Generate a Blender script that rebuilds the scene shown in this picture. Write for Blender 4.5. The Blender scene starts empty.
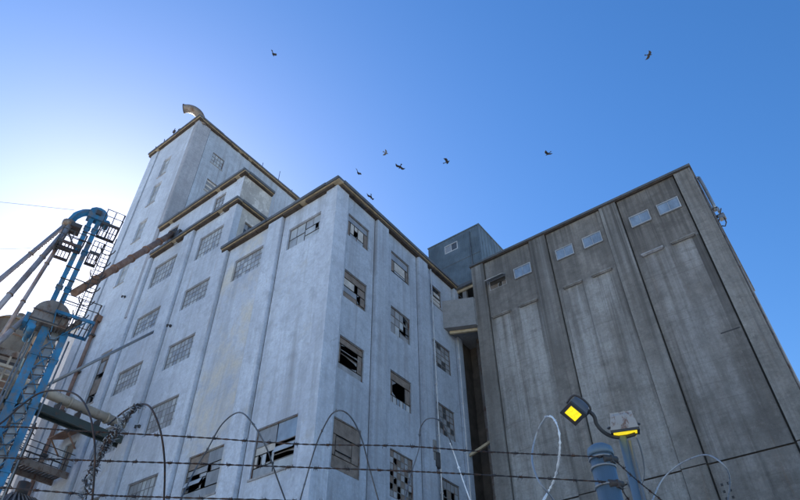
import bpy, bmesh, math, random
from mathutils import Vector, Matrix
R = math.radians
rng = random.Random(7)
scn = bpy.context.scene
COL = scn.collection

# ------------------------------------------------------------------ camera
cam_d = bpy.data.cameras.new('camera')
cam = bpy.data.objects.new('camera', cam_d); COL.objects.link(cam)
scn.camera = cam
cam_d.sensor_width = 36.0
cam_d.lens = 27.67
cam_d.clip_start = 0.05
cam_d.clip_end = 3000
def set_camera():
    pi_, ya, ro = R(42.31584), R(53.30277), R(-0.37216)
    fw = Vector((0, math.cos(pi_), math.sin(pi_))); up = Vector((0, -math.sin(pi_), math.cos(pi_))); ri = Vector((1, 0, 0))
    r2 = math.cos(ro)*ri + math.sin(ro)*up; u2 = -math.sin(ro)*ri + math.cos(ro)*up
    X = Vector((math.sin(ya), -math.cos(ya), 0)); Y = Vector((math.cos(ya), math.sin(ya), 0))
    w = lambda v: Vector((v.dot(X), v.dot(Y), v.z))
    a, b, c = w(r2), w(u2), -w(fw)
    cam.matrix_world = Matrix(((a.x, b.x, c.x, 0), (a.y, b.y, c.y, 0), (a.z, b.z, c.z, 1.6), (0, 0, 0, 1)))
set_camera()

# ------------------------------------------------------------------ sky, sun, exposure
SUN_DIR = Vector((-0.932, 0.362, 0)).normalized()      # horizontal direction towards the sun: low, behind the mill on the left
SUN_EL = R(34)
world = bpy.data.worlds.new('World'); scn.world = world; world.use_nodes = True
wn = world.node_tree; wn.nodes.clear()
sky = wn.nodes.new('ShaderNodeTexSky'); sky.sky_type = 'NISHITA'; sky.sun_disc = False
sky.sun_elevation = SUN_EL
sky.sun_rotation = math.atan2(SUN_DIR.x, SUN_DIR.y)
sky.air_density = 1.2; sky.dust_density = 0.4; sky.ozone_density = 3.0; sky.altitude = 0
bg = wn.nodes.new('ShaderNodeBackground'); bg.inputs['Strength'].default_value = 0.055
wo = wn.nodes.new('ShaderNodeOutputWorld')
hs_ = wn.nodes.new('ShaderNodeHueSaturation'); hs_.inputs['Hue'].default_value = .507; hs_.inputs['Saturation'].default_value = 1.3
wn.links.new(sky.outputs[0], hs_.inputs['Color']); wn.links.new(hs_.outputs[0], bg.inputs[0]); wn.links.new(bg.outputs[0], wo.inputs[0])
sun_d = bpy.data.lights.new('sun', 'SUN'); sun_d.energy = 5.0; sun_d.angle = R(0.5); sun_d.color = (1, .94, .86)
sun = bpy.data.objects.new('sun', sun_d); COL.objects.link(sun)
sv = Vector((SUN_DIR.x*math.cos(SUN_EL), SUN_DIR.y*math.cos(SUN_EL), math.sin(SUN_EL)))
sun.rotation_euler = sv.to_track_quat('Z', 'Y').to_euler(); sun.location = sv*200
scn.view_settings.view_transform = 'Standard'; scn.view_settings.look = 'None'
scn.view_settings.gamma = 1; scn.view_settings.use_curve_mapping = False
scn.view_settings.exposure = 1.93

# ------------------------------------------------------------------ materials
def newmat(name):
    m = bpy.data.materials.new(name); m.use_nodes = True
    nt = m.node_tree; nt.nodes.clear()
    out = nt.nodes.new('ShaderNodeOutputMaterial'); p = nt.nodes.new('ShaderNodeBsdfPrincipled')
    nt.links.new(p.outputs[0], out.inputs[0])
    return m, nt, p
def c4(c): return (c[0], c[1], c[2], 1)
class G:
    def __init__(s, nt, p):
        s.nt = nt; s.p = p
        s.pos = nt.nodes.new('ShaderNodeNewGeometry').outputs['Position']
    def map(s, sc, loc=(0, 0, 0)):
        m = s.nt.nodes.new('ShaderNodeMapping'); m.inputs['Scale'].default_value = sc; m.inputs['Location'].default_value = loc
        s.nt.links.new(s.pos, m.inputs['Vector']); return m.outputs[0]
    def noise(s, sc, scale=1.0, detail=5, rough=.6, loc=(0, 0, 0), dist=0.0):
        n = s.nt.nodes.new('ShaderNodeTexNoise'); n.inputs['Scale'].default_value = scale
        n.inputs['Detail'].default_value = detail; n.inputs['Roughness'].default_value = rough; n.inputs['Distortion'].default_value = dist
        s.nt.links.new(s.map(sc, loc), n.inputs['Vector']); return n.outputs['Fac']
    def ramp(s, v, lo, hi, a=0.0, b=1.0):
        m = s.nt.nodes.new('ShaderNodeMapRange'); m.clamp = True
        m.inputs['From Min'].default_value = lo; m.inputs['From Max'].default_value = hi
        m.inputs['To Min'].default_value = a; m.inputs['To Max'].default_value = b
        s.nt.links.new(v, m.inputs['Value']); return m.outputs[0]
    def mul(s, a, b, op='MULTIPLY'):
        m = s.nt.nodes.new('ShaderNodeMath'); m.operation = op
        for i, v in enumerate((a, b)):
            if isinstance(v, (int, float)): m.inputs[i].default_value = v
            else: s.nt.links.new(v, m.inputs[i])
        return m.outputs[0]
    def axis(s, k):
        m = s.nt.nodes.new('ShaderNodeSeparateXYZ'); s.nt.links.new(s.pos, m.inputs[0]); return m.outputs[k]
    def mix(s, fac, a, b, mode='MIX'):
        m = s.nt.nodes.new('ShaderNodeMix'); m.data_type = 'RGBA'; m.blend_type = mode
        if isinstance(fac, (int, float)): m.inputs[0].default_value = fac
        else: s.nt.links.new(fac, m.inputs[0])
        for i, v in ((6, a), (7, b)):
            if isinstance(v, tuple): m.inputs[i].default_value = c4(v)
            else: s.nt.links.new(v, m.inputs[i])
        return m.outputs[2]
    def col(s, c):
        s.nt.links.new(c, s.p.inputs['Base Color'])
    def bump(s, h, strength=.3, dist=.02):
        b = s.nt.nodes.new('ShaderNodeBump'); b.inputs['Strength'].default_value = strength; b.inputs['Distance'].default_value = dist
        s.nt.links.new(h, b.inputs['Height']); s.nt.links.new(b.outputs[0], s.p.inputs['Normal'])

def paint_mat(name, base, dirt=(.2, .2, .21), dirt_amt=.42, patch=(.5, .46, .36), patch_lo=.62, patch_hi=.7, patch_amt=.6, seed=0., patch_sc=.45, light=None):
    """old masonry paint on concrete: blotches, rain streaks, flaked patches, board-form lines"""
    m, nt, p = newmat(name); g = G(nt, p); L = (seed*3.1, seed*1.7, seed*2.3)
    big = g.noise((1, 1, .7), .33, 6, .62, L)
    c = g.mix(g.ramp(big, .36, .64), tuple(v*.8 for v in base), light or tuple(min(.8, v*1.12) for v in base))
    mid = g.noise((1, 1, 1), 1.7, 6, .7, L)
    c = g.mix(g.ramp(mid, .48, .66, 0, .62), c, tuple(v*.64 for v in base))
    spk = g.noise((1, 1, .5), 3.2, 8, .75, (L[2], L[1], L[0]))
    c = g.mix(g.ramp(spk, .57, .66, 0, .6), c, tuple(min(.82, v*1.25) for v in base))
    pm = g.ramp(g.noise((1, 1, .75), patch_sc, 9, .72, (L[1], L[2], L[0]), .3), patch_lo, patch_hi, 0, patch_amt)
    c = g.mix(pm, c, patch)
    st = g.noise((2.6, 2.6, .07), 1.0, 6, .65, L)
    st2 = g.mul(g.ramp(st, .47, .7), g.ramp(g.noise((.5, .5, .2), 1, 3, .5, L), .34, .56))
    c = g.mix(g.mul(st2, dirt_amt), c, dirt)
    fine = g.noise((1, 1, 1), 9, 5, .7)
    c = g.mix(g.ramp(fine, .34, .7, .0, .5), c, tuple(v*.55 for v in base))
    fl = g.mul(g.ramp(g.noise((1, 1, 1), 2.1, 12, .78, (L[0], L[2], L[1]), .6), .63, .645), g.ramp(g.noise((1, 1, 1), .25, 3, .5, L), .42, .58))
    c = g.mix(g.mul(fl, .6), c, (.33, .32, .31))
    vo = nt.nodes.new('ShaderNodeTexVoronoi'); vo.feature = 'DISTANCE_TO_EDGE'; vo.inputs['Scale'].default_value = .38
    wob = nt.nodes.new('ShaderNodeMix'); wob.data_type = 'VECTOR'; wob.inputs[0].default_value = .16
    nz = nt.nodes.new('ShaderNodeTexNoise'); nz.inputs['Scale'].default_value = 1.3; nz.inputs['Detail'].default_value = 6; nt.links.new(g.pos, nz.inputs['Vector'])
    nt.links.new(g.pos, wob.inputs[4]); nt.links.new(nz.outputs['Color'], wob.inputs[5]); nt.links.new(wob.outputs[1], vo.inputs['Vector'])
    ck = g.mul(g.ramp(vo.outputs['Distance'], .0, .006, 1, 0), g.ramp(g.noise((1, 1, 1), .4, 3, .5, (L[2], L[0], L[1])), .5, .6))
    c = g.mix(g.mul(ck, .3), c, (.14, .14, .15))
    rr_ = g.mul(g.ramp(g.noise((3.4, 3.4, .12), 1.0, 5, .6, (L[1], L[0], 9)), .66, .74), .35)
    c = g.mix(rr_, c, (.3, .2, .14))
    g.col(c); p.inputs['Roughness'].default_value = .82
    w = nt.nodes.new('ShaderNodeTexWave'); w.wave_type = 'BANDS'; w.bands_direction = 'Z'; w.inputs['Scale'].default_value = 1.1
    w.inputs['Distortion'].default_value = 1.5; w.inputs['Detail'].default_value = 3; nt.links.new(g.pos, w.inputs[0])
    h = g.mul(g.mul(g.mul(fine, .35), g.mul(mid, .8), 'ADD'), g.mul(w.outputs['Fac'], .22), 'ADD')
    g.bump(h, .5, .05)
    return m

def concrete_mat(name, base, pale, wash=0.0, z_top=23.8, seed=0., dark=1.0, soot=0.):
    """raw grey-brown silo concrete: form lifts, black rain streaks, pale lime wash below z_top"""
    m, nt, p = newmat(name); g = G(nt, p); L = (seed*2.9, seed*1.3, seed*4.1)
    big = g.noise((1, 1, .5), .34, 7, .65, L)
    c = g.mix(g.ramp(big, .36, .62), tuple(v*.62 for v in base), tuple(v*1.25 for v in base))
    mid = g.noise((1, 1, 1.6), 1.0, 8, .75, L)
    c = g.mix(g.ramp(mid, .46, .62, 0, .75), c, tuple(v*.5 for v in base))
    gr = g.noise((1, 1, .8), 3.4, 9, .8, (L[1], L[0], L[2]))
    c = g.mix(g.ramp(gr, .54, .7, 0, .55), c, tuple(min(.75, v*1.7) for v in base))
    if wash > 0:
        edge = g.ramp(g.axis('Z'), z_top, z_top+.15, 1, 0)
        sw = g.noise((.8, .8, .06), 1, 8, .72, (L[2], L[0], L[1]))
        blot = g.noise((.3, .3, .16), 1, 6, .6, L)
        f = g.mul(g.mul(g.ramp(sw, .38, .56), g.ramp(blot, .4, .58)), edge)
        c = g.mix(g.mul(f, wash), c, pale)
        c = g.mix(g.ramp(g.noise((1, 1, 1.3), 2.4, 8, .75, L), .5, .68, 0, .5), c, tuple(v*.75 for v in base))
    st = g.noise((2.4, 2.4, .05), 1.0, 7, .68, L)
    c = g.mix(g.mul(g.ramp(st, .5, .68, 0, .85), g.ramp(g.noise((.4, .4, .12), 1, 4, .6, (L[1], L[2], 7)), .38, .58)), c, tuple(v*.28*dark for v in base))
    st3 = g.noise((.8, .8, .03), 1.0, 5, .6, (L[1], 5, L[0]))
    c = g.mix(g.ramp(st3, .54, .68, 0, .55), c, tuple(v*.4*dark for v in base))
    def drip(z0, lo, hi, lmin, lmax, thr, seed2, width=3.0):
        nx = g.noise((width, width, .012), 1.0, 4, .6, (seed2, L[0], L[1]))
        ln = g.ramp(g.noise((.9, .9, .0), 1.0, 2, .5, (seed2*2, L[1], 0)), .3, .7, lmin, lmax)
        dz = g.mul(g.mul(z0, g.axis('Z'), 'SUBTRACT'), ln, 'DIVIDE')
        return g.mul(g.mul(g.ramp(nx, thr, thr+.09), g.ramp(dz, .15, 1.0, 1, 0)), g.ramp(g.axis('Z'), z0, z0+.05, 1, 0))
    if wash > 0:
        c = g.mix(g.mul(drip(z_top, 0, 0, 3, 9, .52, 3.7, 1.7), wash*.75), c, pale)
    c = g.mix(g.mul(drip(z_top-.02, 0, 0, 3, 15, .54, 8.1, 1.9), .85), c, tuple(v*.22 for v in base))
    c = g.mix(g.mul(drip(28.4, 0, 0, .5, 4.5, .47, 5.3, 4.0), .7), c, tuple(v*.28 for v in base))
    rust = g.mul(g.ramp(g.noise((2.3, 2.3, .16), 1.0, 6, .7, (L[1], L[0], 3)), .58, .74), .45)
    c = g.mix(rust, c, (.2, .13, .08))
    lift = g.noise((.05, .05, 1.0), .9, 3, .5, L)
    lm = nt.nodes.new('ShaderNodeMath'); lm.operation = 'PINGPONG'; lm.inputs[1].default_value = .06; nt.links.new(lift, lm.inputs[0])
    c = g.mix(g.ramp(lm.outputs[0], .0, .006, .35, 0), c, tuple(v*.5 for v in base))
    if soot > 0:
        top = g.mul(g.ramp(g.axis('Z'), 20.5, 26.2), g.ramp(g.axis('Z'), 26.4, 27.4, 1, .35))
        run = g.noise((1.5, 1.5, .07), 1, 7, .7, (L[0]+4, L[1], L[2]))
        c = g.mix(g.mul(g.mul(top, g.ramp(run, .4, .6)), soot), c, tuple(v*.3 for v in base))
    fine = g.noise((1, 1, 1), 8, 6, .75)
    c = g.mix(g.ramp(fine, .3, .75, 0, .45), c, tuple(v*.5 for v in base))
    sp_ = g.noise((1, 1, .6), 4.6, 10, .82, (L[2], L[1], L[0]))
    c = g.mix(g.ramp(sp_, .56, .68, 0, .6), c, tuple(v*.3 for v in base))
    g.col(c); p.inputs['Roughness'].default_value = .9
    g.bump(g.mul(fine, mid, 'ADD'), .6, .05)
    return m

def metal_mat(name, base, rust=(.11, .05, .025), rust_lo=.56, rust_hi=.66, rough=.5, metal=0.0, amt=.85, sc=3.0, grime=.4):
    m, nt, p = newmat(name); g = G(nt, p)
    n = g.noise((1, 1, .6), sc, 7, .7)
    b = g.noise((1, 1, 1), .9, 4, .6)
    c = g.mix(g.ramp(b, .35, .7), tuple(v*(1-grime) for v in base), base)
    rf = g.ramp(n, rust_lo, rust_hi, 0, amt)
    c = g.mix(rf, c, rust)
    g.col(c); p.inputs['Roughness'].default_value = rough; p.inputs['Metallic'].default_value = metal
    g.bump(n, .25, .02)
    return m
def plain_mat(name, base, rough=.7, var=.35, sc=4., metal=0., spec=None):
    m, nt, p = newmat(name); g = G(nt, p)
    n = g.noise((1, 1, 1), sc, 6, .68)
    c = g.mix(g.ramp(n, .3, .7), tuple(v*(1-var) for v in base), tuple(min(1, v*(1+var*.5)) for v in base))
    g.col(c); p.inputs['Roughness'].default_value = rough; p.inputs['Metallic'].default_value = metal
    if spec is not None: p.inputs['Specular IOR Level'].default_value = spec
    return m
def emit_mat(name, col, strength):
    m, nt, p = newmat(name); g = G(nt, p)
    n = g.noise((1, 1, 1), 60, 3, .5)
    c = g.mix(g.ramp(n, .35, .65), tuple(v*.75 for v in col), col)
    g.col(c); nt.links.new(c, p.inputs['Emission Color']); p.inputs['Emission Strength'].default_value = strength
    p.inputs['Roughness'].default_value = .3
    return m
PAINT = (.55, .615, .73)
M = {}
M['paint'] = paint_mat('old_white_paint', PAINT, patch=(.42, .39, .33), patch_amt=.45)
M['paint_cream'] = paint_mat('old_white_paint_cream_patches', PAINT, patch=(.64, .59, .48), patch_lo=.47, patch_hi=.6, patch_amt=.75, seed=2.3, patch_sc=.33)
M['paint_bay'] = paint_mat('old_white_paint_streaked', PAINT, patch=(.5, .47, .4), patch_lo=.58, patch_hi=.66, patch_amt=.4, seed=4.1, dirt_amt=.6)
M['paint_side'] = paint_mat('old_white_paint_shaded', (.41, .475, .57), patch=(.33, .29, .28), patch_lo=.6, patch_hi=.7, patch_amt=.5, seed=5.2, dirt_amt=.7)  # white paint darkened for right and rear faces: shade put into the colour
M['paint_band'] = paint_mat('stained_grey_paint', (.36, .38, .43), patch=(.5, .5, .52), seed=6.0, dirt_amt=.6)
M['paint_peel'] = paint_mat('peeling_cream_paint', (.5, .49, .47), patch=(.68, .67, .65), patch_lo=.52, patch_hi=.56, patch_amt=.9, seed=7.0, patch_sc=.9)
M['pale_wall'] = paint_mat('pale_plaster', (.62, .58, .57), patch=(.5, .42, .36), seed=8.0, dirt_amt=.35)
M['silo'] = concrete_mat('silo_concrete', (.27, .252, .23), (.46, .46, .45), .5, z_top=28.35, seed=1, soot=.55)
M['silo_bay'] = concrete_mat('silo_concrete_washed', (.28, .262, .24), (.6, .605, .6), .62, seed=3, dark=1.1, soot=.75)
M['silo_bay_dark'] = concrete_mat('silo_concrete_sooty', (.235, .218, .2), (.56, .56, .56), .42, seed=6.4, soot=.95)
M['silo_low'] = concrete_mat('silo_concrete_grey', (.25, .245, .235), (.44, .45, .45), .5, seed=5)
M['link'] = paint_mat('link_concrete', (.26, .265, .27), patch=(.4, .36, .3), seed=9.)
M['silo_joint'] = plain_mat('sooty_joint', (.085, .08, .075), .95)
M['groove'] = plain_mat('dirty_joint', (.06, .06, .064), .95)
M['fascia'] = metal_mat('grey_sheet_fascia', (.13, .135, .14), rust_lo=.6, rust_hi=.72, rough=.55)
M['strip'] = plain_mat('tan_trim_board', (.44, .36, .24), .75, .4, 3)
M['soffit'] = plain_mat('brown_soffit_board', (.07, .052, .04), .9, .6, 2)
M['roof'] = plain_mat('tar_roof', (.05, .05, .05), .9)
M['frame'] = metal_mat('window_steel', (.2, .2, .2), rust_lo=.5, rust_hi=.6, rough=.6)
M['frame_mid'] = metal_mat('window_steel_grey', (.27, .28, .3), rust=(.15, .13, .12), rust_lo=.5, rust_hi=.66, rough=.6)
M['frame_pale'] = metal_mat('window_steel_pale', (.5, .52, .54), rust_lo=.6, rust_hi=.7, rough=.5)
M['board'] = plain_mat('weathered_plywood', (.2, .17, .15), .85, .45, 2.5)
M['board_pale'] = plain_mat('pale_board', (.47, .46, .44), .8, .3, 3)
M['sill'] = plain_mat('sill_concrete', (.33, .33, .34), .9, .4)
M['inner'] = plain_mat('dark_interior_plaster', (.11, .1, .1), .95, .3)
def glass_mat(name, base, rough, var=.4):
    m, nt, p = newmat(name); g = G(nt, p)
    n = g.noise((1, 1, .5), 1.6, 6, .7)
    c = g.mix(g.ramp(n, .3, .7), tuple(v*(1-var) for v in base), tuple(v*(1+var*.4) for v in base))
    g.col(c); p.inputs['Roughness'].default_value = rough; p.inputs['IOR'].default_value = 1.5
    return m
M['g'] = glass_mat('dusty_pane', (.35, .38, .42), .4)
M['p'] = glass_mat('whitewashed_pane', (.42, .46, .5), .5, .3)
M['m'] = glass_mat('grimy_pane', (.27, .29, .32), .3)
M['d'] = glass_mat('dark_pane', (.075, .082, .09), .2)
M['u'] = glass_mat('blue_dusty_pane', (.24, .31, .4), .14)
M['w'] = M['board_pale']; M['b'] = M['board']
M['blue'] = metal_mat('blue_machine_paint', (.025, .2, .4), rust=(.12, .115, .11), rust_lo=.48, rust_hi=.64, rough=.55, grime=.55, sc=2.6)
M['brownsteel'] = metal_mat('brown_galvanised', (.28, .24, .21), rust_lo=.5, rust_hi=.64, rough=.5, metal=.3)
M['spout'] = metal_mat('old_spout_steel', (.42, .39, .4), rust=(.22, .15, .12), rust_lo=.46, rust_hi=.62, rough=.45, metal=.35, sc=1.4)
M['rust'] = metal_mat('rusty_steel', (.34, .21, .15), rust=(.17, .08, .05), rust_lo=.44, rust_hi=.6, rough=.75, sc=2)
M['darksteel'] = metal_mat('dark_steel', (.06, .06, .063), rust_lo=.5, rust_hi=.66, rough=.6)
M['galv'] = metal_mat('galvanised', (.36, .37, .38), rust_lo=.6, rust_hi=.7, rough=.45, metal=.5)
M['tan'] = metal_mat('tan_pipe_paint', (.52, .45, .36), rust_lo=.58, rust_hi=.7, rough=.55, sc=1.5)
M['bin'] = metal_mat('stained_tan_bin', (.42, .31, .21), rust=(.2, .12, .07), rust_lo=.48, rust_hi=.64, rough=.8, sc=.9)
M['greenish'] = metal_mat('dark_green_steel', (.045, .065, .06), rust_lo=.58, rust_hi=.68, rough=.5)
M['whitepipe'] = plain_mat('white_downpipe', (.6, .6, .6), .5, .3, 2)
M['barb'] = metal_mat('rusty_barbed_wire', (.07, .06, .06), rust_lo=.45, rust_hi=.6, rough=.6, metal=.4, sc=40)
M['razor'] = metal_mat('razor_wire', (.5, .51, .53), rust=(.16, .14, .13), rust_lo=.52, rust_hi=.66, rough=.45, metal=.3, sc=25)
M['razor_dull'] = metal_mat('dull_razor_wire', (.17, .18, .2), rust=(.08, .06, .055), rust_lo=.5, rust_hi=.64, rough=.5, metal=.3, sc=25)
M['tape'] = plain_mat('pale_plastic_shred', (.85, .85, .85), .5, .2, 30)
M['post'] = metal_mat('blue_grey_post', (.17, .25, .33), rust_lo=.62, rust_hi=.74, rough=.5, metal=.2, sc=14)
M['lampbody'] = metal_mat('lamp_housing', (.17, .17, .18), rust_lo=.62, rust_hi=.72, rough=.5, metal=.2, sc=14)
M['lamppale'] = metal_mat('lamp_housing_pale', (.5, .47, .45), rust=(.16, .07, .04), rust_lo=.52, rust_hi=.62, rough=.5, sc=12)
M['lens'] = emit_mat('yellow_lens', (1.0, .78, .02), .27)
M['pent'] = metal_mat('blue_grey_cladding', (.13, .175, .215), rust=(.1, .11, .12), rust_lo=.6, rust_hi=.72, rough=.55, amt=.4, sc=.8)
M['bird'] = plain_mat('dark_feathers', (.035, .036, .042), .8, .3, 20)
M['bird_grey'] = plain_mat('grey_feathers', (.16, .165, .18), .8, .3, 20)
M['yard'] = plain_mat('yard_concrete', (.36, .36, .35), .9, .35, .5)
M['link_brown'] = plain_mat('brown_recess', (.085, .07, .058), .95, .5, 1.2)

# ------------------------------------------------------------------ helpers
def bx(bm, x0, x1, y0, y1, z0, z1):
    v = [bm.verts.new(p) for p in ((x0,y0,z0),(x1,y0,z0),(x1,y1,z0),(x0,y1,z0),(x0,y0,z1),(x1,y0,z1),(x1,y1,z1),(x0,y1,z1))]
    for f in ((0,3,2,1),(4,5,6,7),(0,1,5,4),(1,2,6,5),(2,3,7,6),(3,0,4,7)): bm.faces.new([v[i] for i in f])
def quad(bm, *ps):
    bm.faces.new([bm.verts.new(p) for p in ps])
def smooth_path(pts, k=6):
    P = [Vector(p) for p in pts]; out = []
    for i in range(len(P)-1):
        a = P[max(i-1, 0)]; b = P[i]; c = P[i+1]; d = P[min(i+2, len(P)-1)]
        for j in range(k):
            t = j/k
            out.append(.5*((2*b)+(c-a)*t+(2*a-5*b+4*c-d)*t*t+(3*b-a-3*c+d)*t**3))
    out.append(P[-1]); return out
def tube(bm, pts, r, n=8, caps=True):
    P = [Vector(p) for p in pts]; rings = []
    rs = r if isinstance(r, (list, tuple)) else [r]*len(P)
    ref = None
    for i, p in enumerate(P):
        t = (P[min(i+1, len(P)-1)]-P[max(i-1, 0)])
        if t.length < 1e-9: t = Vector((0, 0, 1))
        t.normalize()
        if ref is None:
            ref = Vector((0, 0, 1)) if abs(t.z) < .9 else Vector((1, 0, 0))
        a = (ref - t*ref.dot(t))
        if a.length < 1e-6: a = t.orthogonal()
        a.normalize(); ref = a; b = t.cross(a)
        rings.append([bm.verts.new(p+a*math.cos(k*2*math.pi/n)*rs[i]+b*math.sin(k*2*math.pi/n)*rs[i]) for k in range(n)])
    for i in range(len(rings)-1):
        for k in range(n):
            f = bm.faces.new((rings[i][k], rings[i][(k+1)%n], rings[i+1][(k+1)%n], rings[i+1][k])); f.smooth = n > 5
    if caps and n > 2:
        bm.faces.new(rings[0][::-1]); bm.faces.new(rings[-1])
def bar(bm, a, b, w, h=None):
    """rectangular bar from a to b"""
    h = h or w; a = Vector(a); b = Vector(b); t = (b-a).normalized()
    up = Vector((0, 0, 1)) if abs(t.z) < .95 else Vector((1, 0, 0))
    s = t.cross(up).normalized(); u = s.cross(t)
    v = []
    for p in (a, b):
        for (i, j) in ((-1,-1),(1,-1),(1,1),(-1,1)): v.append(bm.verts.new(p+s*i*w/2+u*j*h/2))
    for f in ((3,2,1,0),(4,5,6,7),(0,1,5,4),(1,2,6,5),(2,3,7,6),(3,0,4,7)): bm.faces.new([v[i] for i in f])
def lathe(bm, prof, c=(0, 0, 0), n=24):
    rings = []
    for r, z in prof:
        rings.append([bm.verts.new((c[0]+r*math.cos(k*2*math.pi/n), c[1]+r*math.sin(k*2*math.pi/n), c[2]+z)) for k in range(n)])
    for i in range(len(rings)-1):
        for k in range(n):
            f = bm.faces.new((rings[i][k], rings[i][(k+1)%n], rings[i+1][(k+1)%n], rings[i+1][k])); f.smooth = True
    bm.faces.new(rings[0][::-1]); bm.faces.new(rings[-1])
def new(): return bmesh.new()
def obj(name, bm, mat, parent=None, loc=None):
    me = bpy.data.meshes.new(name); bm.normal_update(); bm.to_mesh(me); bm.free()
    me.materials.append(M[mat] if isinstance(mat, str) else mat)
    return link(name, me, parent, loc)
def link(name, me, parent=None, loc=None):
    o = bpy.data.objects.new(name, me); COL.objects.link(o)
    if parent is not None:
        o.parent = parent
        if loc is None and 'base' in parent: o.location = -Vector(parent['base'])
    if loc is not None: o.location = loc
    return o
def tag(o, label, cat, group=None):
    o['label'] = label; o['category'] = cat
    if group: o['group'] = group
    return o
def thing(name, label, cat, base=(0, 0, 0), group=None, rz=0.):
    o = bpy.data.objects.new(name, None); COL.objects.link(o); o.location = base; o.empty_display_size = .3
    o.rotation_euler = (0, 0, rz)
    o['base'] = base if rz == 0 else (0, 0, 0)
    return tag(o, label, cat, group)
def struct(name, bm, mat):
    o = obj(name, bm, mat); o['kind'] = 'structure'; return o

# face frames: u along the wall, d inwards, z up
class Face:
    def __init__(s, kind, c): s.k = kind; s.c = c
    def w(s, u, d, z): return (u, s.c+d, z) if s.k == 'y' else (s.c-d, u, z)
    def rot(s): return 0 if s.k == 'y' else R(90)
def fbox(bm, F, u0, u1, d0, d1, z0, z1):
    a = F.w(u0, d0, z0); b = F.w(u1, d1, z1)
    bx(bm, min(a[0], b[0]), max(a[0], b[0]), min(a[1], b[1]), max(a[1], b[1]), z0, z1)
def wall_holes(bm, F, u0, u1, z0, z1, d, holes, reveal):
    """front sheet at depth d with rectangular openings and their reveals"""
    us = sorted({u0, u1, *[h[0] for h in holes], *[h[1] for h in holes]}); us = [u for u in us if u0 <= u <= u1]
    zs = sorted({z0, z1, *[h[2] for h in holes], *[h[3] for h in holes]}); zs = [z for z in zs if z0 <= z <= z1]
    for a, b in zip(us, us[1:]):
        for c, e in zip(zs, zs[1:]):
            um, zm = (a+b)/2, (c+e)/2
            if any(h[0] < um < h[1] and h[2] < zm < h[3] for h in holes): continue
            quad(bm, F.w(a, d, c), F.w(b, d, c), F.w(b, d, e), F.w(a, d, e))
    for h in holes:
        a, b, c, e = h[:4]
        for p, q in (((a, c), (b, c)), ((b, c), (b, e)), ((b, e), (a, e)), ((a, e), (a, c))):
            quad(bm, F.w(p[0], d, p[1]), F.w(q[0], d, q[1]), F.w(q[0], d+reveal, q[1]), F.w(p[0], d+reveal, p[1]))

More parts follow.
